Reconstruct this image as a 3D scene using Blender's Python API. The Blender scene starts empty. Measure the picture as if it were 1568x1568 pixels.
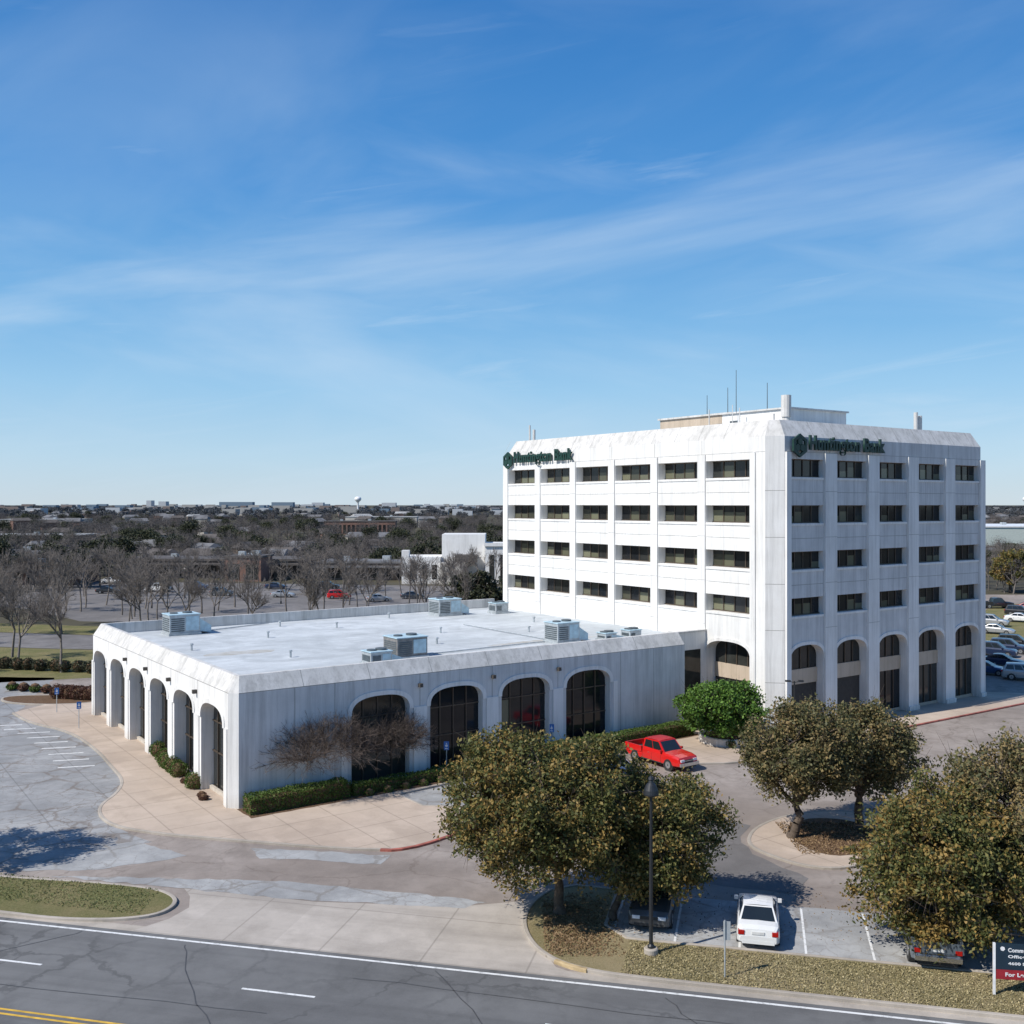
import bpy, math, random
import numpy as np
from mathutils import Vector, Matrix
R=math.radians
random.seed(7)
S=bpy.context.scene
COL=S.collection
ROT=R(35.2)

# ------------------------------------------------------------------ helpers
def link(o,parent=None):
    COL.objects.link(o)
    if parent is not None: o.parent=parent
    return o
def empty(name,loc=(0,0,0),rot=0,parent=None):
    o=bpy.data.objects.new(name,None); o.location=loc; o.rotation_euler=(0,0,rot); o.empty_display_size=0.5
    return link(o,parent)
class MB:
    def __init__(s): s.v=[];s.f=[];s.m=[]
    def poly(s,pts,m=0):
        i=len(s.v); s.v+= [tuple(p) for p in pts]; s.f.append(tuple(range(i,i+len(pts)))); s.m.append(m)
    def box(s,x0,x1,y0,y1,z0,z1,m=0):
        i=len(s.v)
        s.v+=[(x0,y0,z0),(x1,y0,z0),(x1,y1,z0),(x0,y1,z0),(x0,y0,z1),(x1,y0,z1),(x1,y1,z1),(x0,y1,z1)]
        for f in ((0,3,2,1),(4,5,6,7),(0,1,5,4),(1,2,6,5),(2,3,7,6),(3,0,4,7)):
            s.f.append(tuple(i+k for k in f)); s.m.append(m)
    def ring(s,loops,m=0,cap0=False,cap1=False,closed=True):
        n=len(loops[0]); i=len(s.v)
        for L in loops: s.v+=[tuple(p) for p in L]
        for a in range(len(loops)-1):
            for b in range(n if closed else n-1):
                c=(b+1)%n
                s.f.append((i+a*n+b,i+a*n+c,i+(a+1)*n+c,i+(a+1)*n+b)); s.m.append(m)
        if cap0: s.f.append(tuple(i+k for k in range(n))[::-1]); s.m.append(m)
        if cap1:
            j=i+(len(loops)-1)*n; s.f.append(tuple(j+k for k in range(n))); s.m.append(m)
    def cyl(s,p0,p1,r0,r1=None,m=0,n=12,caps=True):
        r1=r0 if r1 is None else r1
        p0=Vector(p0);p1=Vector(p1);d=(p1-p0).normalized()
        a=d.orthogonal().normalized();b=d.cross(a)
        L=[[p+(a*math.cos(t)+b*math.sin(t))*r for t in [2*math.pi*k/n for k in range(n)]] for p,r in((p0,r0),(p1,r1))]
        s.ring(L,m,caps,caps)
    def lathe(s,prof,c=(0,0,0),m=0,n=20):
        L=[[(c[0]+r*math.cos(2*math.pi*k/n),c[1]+r*math.sin(2*math.pi*k/n),c[2]+z) for k in range(n)] for r,z in prof]
        s.ring(L,m)
    def build(s,name,mats,parent=None,smooth=False,loc=None,rot=0,bevel=0):
        me=bpy.data.meshes.new(name); me.from_pydata(s.v,[],s.f)
        for t in (mats if isinstance(mats,(list,tuple)) else [mats]): me.materials.append(t)
        me.polygons.foreach_set('material_index',s.m)
        if smooth: me.polygons.foreach_set('use_smooth',[True]*len(s.f))
        me.update()
        o=bpy.data.objects.new(name,me)
        if loc is not None: o.location=loc
        o.rotation_euler=(0,0,rot)
        link(o,parent)
        if bevel:
            b=o.modifiers.new('bevel','BEVEL'); b.width=bevel; b.segments=2; b.limit_method='ANGLE'
        return o

# ------------------------------------------------------------------ materials
class NT:
    def __init__(s,name):
        s.mat=bpy.data.materials.new(name); s.mat.use_nodes=True
        s.t=s.mat.node_tree; s.n=s.t.nodes; s.b=s.n['Principled BSDF']
        s.co=s.n.new('ShaderNodeTexCoord'); s.geo=s.n.new('ShaderNodeNewGeometry')
    def l(s,a,b): s.t.links.new(a,b)
    def noise(s,scale,detail=4,rough=.55,vec=None,stretch=None,dist=0,rot=0):
        n=s.n.new('ShaderNodeTexNoise'); n.inputs['Scale'].default_value=scale; n.inputs['Detail'].default_value=detail
        n.inputs['Roughness'].default_value=rough; n.inputs['Distortion'].default_value=dist
        v=vec or s.co.outputs['Object']
        if rot:
            mp=s.n.new('ShaderNodeMapping'); mp.inputs['Rotation'].default_value=(0,0,rot); s.l(v,mp.inputs[0]); v=mp.outputs[0]
        if stretch:
            mp=s.n.new('ShaderNodeMapping'); mp.inputs['Scale'].default_value=stretch; s.l(v,mp.inputs[0]); v=mp.outputs[0]
        s.l(v,n.inputs['Vector']); return n.outputs['Fac']
    def ramp(s,fac,lo,hi,a=0.,b=1.):
        n=s.n.new('ShaderNodeMapRange'); n.inputs[1].default_value=lo;n.inputs[2].default_value=hi;n.inputs[3].default_value=a;n.inputs[4].default_value=b
        s.l(fac,n.inputs[0]); return n.outputs[0]
    def mix(s,fac,a,b,mode='MIX'):
        n=s.n.new('ShaderNodeMix'); n.data_type='RGBA'; n.blend_type=mode
        if isinstance(fac,(int,float)): n.inputs[0].default_value=fac
        else: s.l(fac,n.inputs[0])
        for i,x in ((6,a),(7,b)):
            if isinstance(x,tuple): n.inputs[i].default_value=(*x,1)
            else: s.l(x,n.inputs[i])
        return n.outputs[2]
    def math(s,op,a,b=0.):
        n=s.n.new('ShaderNodeMath'); n.operation=op
        for i,x in ((0,a),(1,b)):
            if isinstance(x,(int,float)): n.inputs[i].default_value=x
            else: s.l(x,n.inputs[i])
        return n.outputs[0]
    def voro(s,scale,warp=0,wscale=2.2):
        n=s.n.new('ShaderNodeTexVoronoi'); n.feature='DISTANCE_TO_EDGE'; n.inputs['Scale'].default_value=scale
        v=s.co.outputs['Object']
        if warp:
            w=s.n.new('ShaderNodeTexNoise'); w.inputs['Scale'].default_value=scale*wscale; w.inputs['Detail'].default_value=6; w.inputs['Roughness'].default_value=.65; s.l(v,w.inputs['Vector'])
            a=s.n.new('ShaderNodeVectorMath'); a.operation='SCALE'; a.inputs['Scale'].default_value=warp; s.l(w.outputs['Color'],a.inputs[0])
            c=s.n.new('ShaderNodeVectorMath'); c.operation='ADD'; s.l(v,c.inputs[0]); s.l(a.outputs[0],c.inputs[1]); v=c.outputs[0]
        s.l(v,n.inputs['Vector']); return n.outputs[0]
    def bump(s,h,strength=.3,dist=.02):
        n=s.n.new('ShaderNodeBump'); n.inputs['Strength'].default_value=strength; n.inputs['Distance'].default_value=dist
        s.l(h,n.inputs['Height']); s.l(n.outputs[0],s.b.inputs['Normal'])
    def done(s,col,rough=.8,metal=0,spec=None):
        if isinstance(col,tuple): s.b.inputs['Base Color'].default_value=(*col,1)
        else: s.l(col,s.b.inputs['Base Color'])
        s.b.inputs['Roughness'].default_value=rough; s.b.inputs['Metallic'].default_value=metal
        if spec is not None: s.b.inputs['Specular IOR Level'].default_value=spec
        return s.mat
def plain(name,col,rough=.6,metal=0,var=.15,scale=3,spec=None):
    t=NT(name); n=t.noise(scale,5)
    c=t.mix(t.ramp(n,.3,.7),tuple(x*(1-var) for x in col),tuple(min(1,x*(1+var)) for x in col))
    return t.done(c,rough,metal,spec)
def ground_mat(name,a,b,crack=None,crack_scale=.18,crack_w=.012,camt=.45,stain=.35,big=.06,bump=.3,aniso=None,grid=None,arot=0):
    t=NT(name)
    n1=t.noise(big,6,.62); n2=t.noise(.8,7,.7); n3=t.noise(25,3,.7); n5=t.noise(.23,6,.6,dist=.6)
    c=t.mix(t.ramp(n1,.42,.56),a,b)
    c=t.mix(t.ramp(n5,.50,.62,0,.6),c,tuple(x*.76 for x in a))
    c=t.mix(t.ramp(n2,.42,.72,0,stain),c,tuple(x*.58 for x in a))
    c=t.mix(t.ramp(n3,.3,.7,0,.25),c,tuple(min(1,x*1.25) for x in b))
    if aniso:
        n4=t.noise(.6,6,.62,stretch=aniso,rot=arot); c=t.mix(t.ramp(n4,.48,.75,0,.5),c,tuple(x*.62 for x in a))
    if grid:
        mp=t.n.new('ShaderNodeMapping'); mp.inputs['Rotation'].default_value=(0,0,-grid[1]); t.l(t.co.outputs['Object'],mp.inputs[0])
        sp=t.n.new('ShaderNodeSeparateXYZ'); t.l(mp.outputs[0],sp.inputs[0])
        for o in (0,1):
            f=t.math('PINGPONG',sp.outputs[o],grid[0]/2); c=t.mix(t.ramp(f,.015,.06,.42,0),c,tuple(x*.35 for x in a))
        cell=t.n.new('ShaderNodeTexVoronoi'); cell.inputs['Scale'].default_value=1/grid[0]; cell.inputs['Randomness'].default_value=0
        t.l(mp.outputs[0],cell.inputs['Vector'])
        bw=t.n.new('ShaderNodeRGBToBW'); t.l(cell.outputs['Color'],bw.inputs[0])
        c=t.mix(t.ramp(bw.outputs[0],.2,.9,0,.28),c,tuple(x*.7 for x in a))
    if crack:
        e=t.voro(crack_scale,warp=.35/crack_scale); gate=t.ramp(n5,.38,.55,.15,1)
        c=t.mix(t.math('MULTIPLY',t.ramp(e,crack_w*.3,crack_w,camt,0),gate),c,crack)
        e2=t.voro(crack_scale*3.3,warp=.16/crack_scale); k=t.math('MULTIPLY',t.ramp(e2,.01,.035,camt,0),t.ramp(n1,.46,.58)); c=t.mix(k,c,crack)
    t.bump(n3,bump,.02)
    return t.done(c,.9,0,.3)

M={}
M['far']=(lambda t:(t.done(t.mix(t.ramp(t.noise(.02,6,.65),.35,.65),(.085,.075,.045),t.mix(t.ramp(t.noise(.004,4),.4,.6),(.10,.09,.06),(.07,.07,.065))),.95,0,.1)))(NT('far_ground'))
M['lot']=ground_mat('lot_asphalt',(.235,.197,.168),(.335,.29,.255),crack=(.12,.09,.07),crack_scale=.13,crack_w=.012,camt=.35,stain=.55)
M['lotgray']=ground_mat('worn_gray_paving',(.255,.258,.258),(.36,.36,.355),crack=(.14,.10,.07),crack_scale=.3,crack_w=.04,camt=.5,stain=.6,grid=(4.2,ROT))
M['drive']=ground_mat('drive_asphalt',(.15,.14,.132),(.215,.20,.19),crack=(.08,.07,.06),camt=.3,stain=.5)
M['conc']=ground_mat('drive_concrete',(.41,.365,.315),(.50,.45,.395),crack=None,stain=.45,aniso=(.12,1.2,1),arot=R(13.3),grid=(4.5,R(-13.3)))
M['walk']=ground_mat('walk_concrete',(.46,.365,.285),(.54,.44,.35),stain=.35,grid=(3.0,ROT))
M['road']=ground_mat('road_asphalt',(.125,.125,.125),(.17,.17,.167),crack=(.06,.06,.06),crack_scale=.07,crack_w=.008,camt=.45,stain=.35,aniso=(.05,1.6,1),arot=R(13.3))
M['patchlight']=ground_mat('light_patch_paving',(.29,.29,.285),(.39,.39,.38),crack=(.15,.12,.09),crack_scale=.35,crack_w=.04,camt=.4,stain=.6,big=.25)
M['kerb']=ground_mat('kerb_concrete',(.34,.30,.25),(.45,.40,.34),stain=.6)
M['kerbred']=plain('kerb_red_paint',(.36,.11,.08),.8,0,.4,2)
M['yellowp']=plain('yellow_paint',(.62,.38,.05),.8,0,.3,2)
M['yellowk']=plain('faded_yellow_kerb_paint',(.44,.33,.18),.8,0,.4,2)
t=NT('white_marking'); M['whitep']=t.done(t.mix(t.ramp(t.noise(3,6,.7),.5,.68),(.72,.72,.70),(.35,.35,.34)),.8)
def grassmat(name,a,b,c1,c2):
    t=NT(name)
    c=t.mix(t.ramp(t.noise(.35,5,.6),.4,.6),a,b)
    c=t.mix(t.ramp(t.noise(9,4,.7),.35,.7,0,.75),c,c1); c=t.mix(t.ramp(t.noise(30,3,.7),.45,.7,0,.6),c,c2)
    t.bump(t.noise(18,5,.7),.9,.08); return t.done(c,.95,0,.1)
M['grass']=grassmat('lawn_grass',(.22,.19,.09),(.12,.135,.045),(.32,.27,.14),(.06,.065,.025))
M['grassdry']=grassmat('dry_grass',(.33,.265,.15),(.21,.18,.08),(.40,.33,.20),(.10,.09,.04))
t=NT('mulch'); c=t.mix(t.ramp(t.noise(12,5,.7),.35,.65),(.09,.055,.035),(.22,.14,.085)); t.bump(t.noise(25,4,.7),.9,.06); M['mulch']=t.done(c,.95,0,.1)
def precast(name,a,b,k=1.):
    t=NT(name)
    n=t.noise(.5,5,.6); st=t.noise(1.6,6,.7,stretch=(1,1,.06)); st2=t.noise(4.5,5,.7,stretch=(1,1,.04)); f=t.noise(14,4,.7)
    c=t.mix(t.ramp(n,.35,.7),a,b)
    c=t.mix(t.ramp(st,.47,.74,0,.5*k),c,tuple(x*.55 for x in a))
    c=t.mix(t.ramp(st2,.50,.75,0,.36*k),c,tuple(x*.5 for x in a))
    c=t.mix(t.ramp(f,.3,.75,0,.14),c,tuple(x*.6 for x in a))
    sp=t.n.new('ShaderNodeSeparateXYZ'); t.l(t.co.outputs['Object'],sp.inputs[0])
    c=t.mix(t.math('MULTIPLY',t.ramp(sp.outputs[2],0.,1.1,.55,0),t.ramp(st2,.3,.6)),c,(.33,.28,.22))  # base dirt that doubles as painted ambient-occlusion shade near the ground
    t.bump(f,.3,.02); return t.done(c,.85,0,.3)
M['white']=precast('white_precast',(.77,.755,.72),(.84,.83,.805))
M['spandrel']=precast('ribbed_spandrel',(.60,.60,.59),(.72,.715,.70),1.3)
M['parapet']=precast('weathered_parapet',(.58,.565,.53),(.74,.72,.69),1.4)
M['joint']=plain('panel_joint',(.30,.29,.27),.9)
M['tan']=precast('tan_panel',(.50,.41,.31),(.57,.47,.37))
M['soffit']=plain('recess_wall',(.50,.45,.38),.9)
M['frame']=plain('bronze_frame',(.10,.075,.055),.5,.3)
M['roof']=ground_mat('roof_membrane',(.47,.50,.51),(.58,.61,.62),crack=None,stain=.4,big=.12,bump=.1,aniso=(.2,1,1))
t=NT('roof_stain'); M['roofstain']=t.done(t.mix(t.ramp(t.noise(.9,5),.4,.6),(.38,.36,.31),(.48,.48,.46)),.9)
t=NT('dark_glass')
rp=t.geo.outputs['Random Per Island']
c=t.mix(t.ramp(rp,.2,1.),(.012,.014,.017),(.045,.047,.042)); c=t.mix(t.ramp(t.noise(.7,3),.45,.6,0,.6),c,(.02,.02,.018))
M['glass']=t.done(c,.06,0,.4)
t=NT('window_blinds')
w=t.n.new('ShaderNodeTexWave'); w.bands_direction='Z'; w.inputs['Scale'].default_value=4.5; t.l(t.co.outputs['Object'],w.inputs['Vector'])
c=t.mix(t.ramp(t.geo.outputs['Random Per Island'],0,1),(.05,.05,.035),(.20,.20,.13)); c=t.mix(t.ramp(w.outputs['Fac'],0,1,0,.25),c,(.03,.03,.025)); M['blind']=t.done(c,.12,0,.5)
M['interior']=plain('lobby_shade',(.05,.045,.04),.9)
M['green']=plain('sign_green',(.012,.045,.033),.45)
M['metal']=plain('galvanised_metal',(.42,.45,.46),.55,.3,.2)
M['metaldk']=plain('dark_louver',(.10,.12,.13),.6,.2)
M['ductblue']=plain('pale_blue_duct',(.42,.56,.62),.6)
M['unitgray']=plain('unit_gray',(.22,.21,.20),.7,.1,.25)
M['black']=plain('black_pole_paint',(.02,.022,.025),.45)
M['polebronze']=plain('bronze_pole',(.07,.06,.05),.6)
M['bark']=plain('bark',(.10,.075,.055),.95,0,.4,6)
M['barkgray']=plain('gray_bark',(.17,.148,.13),.95,0,.35,3)
M['twig']=plain('twigs',(.115,.09,.075),.95,0,.35,1)
def leafmat(name,cols,sc=.35,trans=.15,obj_rand=False,share=(.42,.62)):
    t=NT(name)
    c=t.mix(t.ramp(t.geo.outputs['Random Per Island'],.1,.9),cols[0],cols[1])
    if len(cols)>2:
        k=t.noise(sc,4,.65); k=t.math('ADD',k,t.ramp(t.geo.outputs['Random Per Island'],0,1,-.16,.16))
        c=t.mix(t.ramp(k,*share),c,cols[2])
    if obj_rand:
        oi=t.n.new('ShaderNodeObjectInfo'); c=t.mix(t.ramp(oi.outputs['Random'],0,1,0,.7),c,tuple(x*.55 for x in cols[0]))
    t.done(c,.6,0,.3)
    if trans:
        tr=t.n.new('ShaderNodeBsdfTranslucent'); t.l(c,tr.inputs['Color'])
        mx=t.n.new('ShaderNodeMixShader'); mx.inputs[0].default_value=trans
        t.l(t.b.outputs[0],mx.inputs[1]); t.l(tr.outputs[0],mx.inputs[2]); t.l(mx.outputs[0],t.n['Material Output'].inputs[0])
    return t.mat
M['oak']=leafmat('oak_leaves',[(.065,.078,.024),(.175,.175,.055),(.31,.20,.06)],.55,.2,False,(.47,.66))
M['oak2']=leafmat('oak_leaves_b',[(.075,.08,.034),(.175,.165,.068),(.27,.195,.085)],.55,.2,False,(.46,.66))
M['magn']=leafmat('glossy_green_leaves',[(.04,.09,.015),(.13,.24,.035)],.4)
M['hedge']=leafmat('hedge_leaves',[(.035,.065,.012),(.11,.17,.03)],.4)
M['reddish']=leafmat('reddish_shrub',[(.06,.03,.02),(.14,.06,.04)],.4)
M['evergreen']=leafmat('distant_evergreen',[(.035,.042,.02),(.075,.08,.038)],.4,0,True)
M['fartwig']=leafmat('distant_winter_crown',[(.085,.076,.072),(.165,.142,.13)],.05,0,True)
M['farhaze']=leafmat('haze_tinted_woodland',[(.08,.09,.10),(.125,.13,.14)],.05,0,True)  # bluish aerial haze painted into the far tree colour

# ------------------------------------------------------------------ world, sun, camera
EL=R(45); SX,SY=-.87,-.5
w=bpy.data.worlds.new('World'); S.world=w; w.use_nodes=True
nt=w.node_tree; N=nt.nodes; bg=N['Background']
sky=N.new('ShaderNodeTexSky'); sky.sky_type='NISHITA'; sky.sun_disc=False; sky.sun_elevation=EL; sky.sun_rotation=math.atan2(SX,SY)
sky.air_density=1.0; sky.dust_density=.2; sky.ozone_density=1.5; sky.altitude=150
tc=N.new('ShaderNodeTexCoord'); sep=N.new('ShaderNodeSeparateXYZ'); nt.links.new(tc.outputs['Generated'],sep.inputs[0])
def wm(op,a,b=0.,c=0.):
    n=N.new('ShaderNodeMath'); n.operation=op
    for i,x in enumerate((a,b,c)):
        if isinstance(x,(int,float)): n.inputs[i].default_value=x
        else: nt.links.new(x,n.inputs[i])
    return n.outputs[0]
cr=N.new('ShaderNodeValToRGB'); nt.links.new(sep.outputs[2],cr.inputs[0]); E_=cr.color_ramp.elements
stops=[(0,(.60,.74,.86)),(.045,(.50,.73,.93)),(.11,(.34,.64,.94)),(.175,(.19,.50,.88)),(.29,(.075,.33,.77)),(.44,(.033,.22,.62)),(.8,(.016,.12,.42))]
E_[0].position=0; E_[0].color=(*stops[0][1],1); E_[1].position=.8; E_[1].color=(*stops[-1][1],1)
for p_,c_ in stops[1:-1]:
    q=E_.new(p_); q.color=(*c_,1)
sc_=N.new('ShaderNodeVectorMath'); sc_.operation='SCALE'; sc_.inputs['Scale'].default_value=10; nt.links.new(cr.outputs[0],sc_.inputs[0])
m0=N.new('ShaderNodeMix'); m0.data_type='RGBA'; m0.inputs[0].default_value=.84; nt.links.new(sky.outputs[0],m0.inputs[6]); nt.links.new(sc_.outputs[0],m0.inputs[7])
az=wm('ARCTAN2',sep.outputs[0],sep.outputs[1])
cmb=N.new('ShaderNodeCombineXYZ'); nt.links.new(az,cmb.inputs[0]); nt.links.new(sep.outputs[2],cmb.inputs[1])
def cloud(rot,scale,sc,lo,hi,amt,dist=.6,off=0,rough=.52):
    mr=N.new('ShaderNodeMapping'); mr.inputs['Rotation'].default_value=(0,0,rot); nt.links.new(cmb.outputs[0],mr.inputs[0])
    mp=N.new('ShaderNodeMapping'); mp.inputs['Scale'].default_value=scale; mp.inputs['Location'].default_value=(off,off*.7,0)
    nt.links.new(mr.outputs[0],mp.inputs[0])
    n=N.new('ShaderNodeTexNoise'); n.inputs['Scale'].default_value=sc; n.inputs['Detail'].default_value=8; n.inputs['Roughness'].default_value=rough; n.inputs['Distortion'].default_value=dist
    nt.links.new(mp.outputs[0],n.inputs['Vector'])
    r=N.new('ShaderNodeMapRange'); r.interpolation_type='SMOOTHSTEP'
    for i,x in ((1,lo),(2,hi),(3,0.),(4,amt)): r.inputs[i].default_value=x
    nt.links.new(n.outputs['Fac'],r.inputs[0]); return r.outputs[0]
c1=cloud(R(-10),(1.0,5.5,1),1.6,.45,.80,.50,.5,3.1)
c2=cloud(R(-32),(1.0,3.0,1),1.5,.44,.85,.38,.6,7.7)
c3=cloud(R(12),(1.0,4.0,1),1.8,.48,.82,.42,.5,12.3)
c4=cloud(R(-8),(1.0,9.0,1),3.2,.50,.80,.30,.8,21.3,.6)
fade=N.new('ShaderNodeMapRange'); nt.links.new(sep.outputs[2],fade.inputs[0])
for i,x in ((1,.46),(2,.2),(3,.2),(4,1.)): fade.inputs[i].default_value=x
cf=wm('MULTIPLY',wm('MAXIMUM',wm('MAXIMUM',wm('MAXIMUM',c1,c2),c3),c4),fade.outputs[0])
mix=N.new('ShaderNodeMix'); mix.data_type='RGBA'; nt.links.new(cf,mix.inputs[0])
nt.links.new(m0.outputs[2],mix.inputs[6]); mix.inputs[7].default_value=(7.0,8.4,9.8,1)
nt.links.new(mix.outputs[2],bg.inputs[0]); bg.inputs[1].default_value=.095
sun=bpy.data.lights.new('sun','SUN'); sun.energy=5; sun.angle=R(.5); sun.color=(1,.955,.89)
so=bpy.data.objects.new('sun',sun); link(so)
d=Vector((SX*math.cos(EL),SY*math.cos(EL),math.sin(EL)))
so.rotation_euler=d.to_track_quat('Z','Y').to_euler(); so.location=(-60,-30,80)
cam=bpy.data.cameras.new('camera'); co=bpy.data.objects.new('camera',cam); link(co)
co.location=(0,0,19); co.rotation_euler=(R(90),0,0); cam.lens=36; cam.sensor_width=36; cam.shift_y=-.0077; cam.clip_end=30000; cam.clip_start=.5
S.camera=co
S.view_settings.view_transform='Standard'; S.view_settings.look='None'; S.view_settings.exposure=0

# ------------------------------------------------------------------ ground
def sheet(name,pts,z,mat,parent=None):
    mb=MB(); mb.poly([(x,y,z) for x,y in pts]); return mb.build(name,mat,parent)
def rd(x,o): return (x+.23*o, 41.2-.235*x+.973*o)
def smooth(pts,it=2):
    for _ in range(it):
        q=[]
        for i in range(len(pts)-1):
            a,b=pts[i],pts[i+1]
            q+=[(a[0]*.75+b[0]*.25,a[1]*.75+b[1]*.25),(a[0]*.25+b[0]*.75,a[1]*.25+b[1]*.75)]
        pts=[pts[0]]+q+[pts[-1]]
    return pts
def smoothc(pts,it=2):
    for _ in range(it):
        q=[]
        for i in range(len(pts)):
            a,b=pts[i],pts[(i+1)%len(pts)]
            q+=[(a[0]*.75+b[0]*.25,a[1]*.75+b[1]*.25),(a[0]*.25+b[0]*.75,a[1]*.25+b[1]*.75)]
        pts=q
    return pts
def ragged(pts,amp,seed,step=.5,it=0):
    rr_=random.Random(seed); out=[]
    for i in range(len(pts)):
        a,b=pts[i],pts[(i+1)%len(pts)]; L=math.hypot(b[0]-a[0],b[1]-a[1]); n=max(1,int(L/step))
        for k in range(n):
            f=k/n; out.append((a[0]+(b[0]-a[0])*f+rr_.uniform(-amp,amp),a[1]+(b[1]-a[1])*f+rr_.uniform(-amp,amp)))
    return out
def kerb(name,pts,w=.18,h=.13,mat=None,closed=False,parent=None,z=0):
    P=[Vector((x,y)) for x,y in pts]; n=len(P); L=[]
    for i in range(n):
        a=P[i-1] if (i>0 or closed) else P[i]; b=P[(i+1)%n] if (i<n-1 or closed) else P[i]
        d=(b-a).normalized(); q=Vector((-d.y,d.x))*w/2
        l=P[i]+q; r=P[i]-q
        L.append([(l.x,l.y,z),(l.x,l.y,z+h*.9),(l.x*.85+r.x*.15,l.y*.85+r.y*.15,z+h),(l.x*.15+r.x*.85,l.y*.15+r.y*.85,z+h),(r.x,r.y,z+h*.9),(r.x,r.y,z)])
    if closed: L.append(L[0])
    mb=MB(); mb.ring(L,0,not closed,not closed); return mb.build(name,mat or M['kerb'],parent)
def raised(name,pts,mat,h=.12,kw=.18,kmat=None,it=2):
    pts=smoothc(pts,it) if it else pts
    e=empty(name); sheet('surface',pts,h-.02,mat,e); kerb('kerb',pts,kw,h,kmat,True,e); return e

sheet('ground',[(-14000,-2000),(14000,-2000),(14000,16000),(-14000,16000)],0,M['far'])
sheet('parking_lot_paving',[(-78,rd(-78,0)[1]),(-25,rd(-25,0)[1]),(110,rd(110,0)[1]),(140,215),(75,215),(30,150),(-60,128),(-78,128)],.004,M['lot'])
sheet('worn_lot_paving',ragged([rd(-74,6),rd(-27,6),(-19.8,57.2),(-24,60.8),(-28,74),(-37,85.5),(-45,93),(-50,112),(-74,114)],.12,1,.8),.008,M['lotgray'])
sheet('main_road',[rd(-150,0.35),rd(130,0.35),rd(130,-24),rd(-150,-24)],.012,M['road'])
rp=empty('road_markings')
def stripe(a0,a1,o,wd,mat,z=.016):
    sheet('stripe',[rd(a0,o-wd/2),rd(a1,o-wd/2),rd(a1,o+wd/2),rd(a0,o+wd/2)],z,mat,rp)
stripe(-150,130,0,.14,M['whitep'])
for k in range(-12,12): stripe(-9.8+11.8*k,-6.8+11.8*k,-3.45,.13,M['whitep'])
for o in (-7.0,-7.3,-10.6,-10.9): stripe(-150,130,o,.12,M['yellowp'])
for k in range(-12,12): stripe(-9.8+11.8*k,-6.8+11.8*k,-14.3,.13,M['whitep'])
stripe(-150,130,-17.8,.14,M['whitep'])
kerb('far_side_kerb',[rd(-150,-19),rd(130,-19)],.2,.14)
sheet('driveway_apron',[(-15.7,46.9),(-15.2,48.2),(-15.6,49.6),(-16.2,50.6),(-9.4,48.9),(-2.6,48.3),(.2,48.9),(1.6,49.6),(.6,46),(1.8,42),(3.0,41.1),rd(3,.35),rd(-17,.35)],.016,M['conc'])
sheet('gutter_strip',[rd(-150,.35),rd(130,.35),rd(130,.95),rd(-150,.95)],.014,M['kerb'])
sheet('drive_lane_paving',ragged([(-16.2,50.6),(-24,52.6),(-26,55.5),(-20,57.6),(-14.8,57.3),(-6.2,55.9),(-4.8,56.9),(-2.6,59.5),(-1,63),(14,63),(13,55),(9,49),(1.6,49.6),(.2,48.9),(-2.6,48.3),(-9.4,48.9)],.05,2),.010,M['lot'])
sheet('lane_patch',ragged([(-14.4,56.5),(-11,56.1),(-6.6,55.3),(-6.9,53.9),(-10.5,54.6),(-13.6,54.8)],.12,3),.018,M['patchlight'])
sheet('lane_patch',ragged([(-23.5,52.3),(-11.5,51.6),(-5.2,50.0),(-1.2,48.9),(-2.2,48.2),(-10,49.1),(-16.5,50.6)],.12,4),.018,M['patchlight'])
sheet('lane_patch',ragged([(-26,55.9),(-21,57.6),(-17.5,55.2),(-21.5,53.2),(-25.5,53.0)],.12,5),.018,M['patchlight'])
sheet('east_drive_paving',ragged([(4,51),(9,51.4),(14,49.8),(15,52),(13,55.5),(13,58.5),(14,60.5),(11,64),(6,60)],.15,6,.8),.014,M['drive'])
def pk(a,b): return (6.1+.973*a+.23*b, 44.3-.23*a+.973*b)
sheet('parking_stalls_concrete',ragged([pk(-4,0),pk(40,0),pk(40,5.6),pk(4.5,5.6),pk(-1,5.6)],.04,8),.018,M['patchlight'])
pl=empty('parking_stall_lines')
for k in range(-1,13):
    a=.9+2.75*k
    sheet('line',[pk(a-.05,.2),pk(a+.05,.2),pk(a+.05,5.4),pk(a-.05,5.4)],.022,M['whitep'],pl)
for k in range(8):
    a=16+2.75*k
    sheet('line',[pk(a-.05,11.5),pk(a+.05,11.5),pk(a+.05,16.5),pk(a-.05,16.5)],.022,M['whitep'],pl)
kr=[(1.9,50.2),(1.2,49.2),(.7,47.8),(.5,46.0),(.9,43.9),(1.8,42.4),(3.05,41.55),(4.8,40.95),(10.2,39.7),(18.9,37.7),(60,28.0)]
krs=smooth(kr,2)
back=[(62,31.2),(20.8,41.0),(14,42.5),(8.9,43.7),(6.1,44.3),(5.0,44.6),(4.2,46.0),(5.2,50.2),(3.2,50.8)]
ge=empty('grass_verge'); sheet('turf',krs+back,.09,M['grassdry'],ge); kerb('kerb',krs,.2,.15,None,False,ge)
kerb('kerb_back',back+[(1.9,50.2)],.16,.14,None,False,ge)
kerb('faded_yellow_kerb',smooth([(1.8,42.4),(2.4,41.9),(3.05,41.55)],2),.21,.155,M['yellowk'],False,ge)
raised('grass_island',[(-75,63.5),(-40,55.2),(-25.8,51.9),(-20.9,51.2),(-17.6,50.4),(-16.2,49.3),(-15.9,48.2),(-16.4,47.1),(-18.2,46.6),(-21,46.75),(-23.6,47.5),(-40,51.4),(-75,59.6)],M['grass'],.13,.2,None,2)
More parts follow.
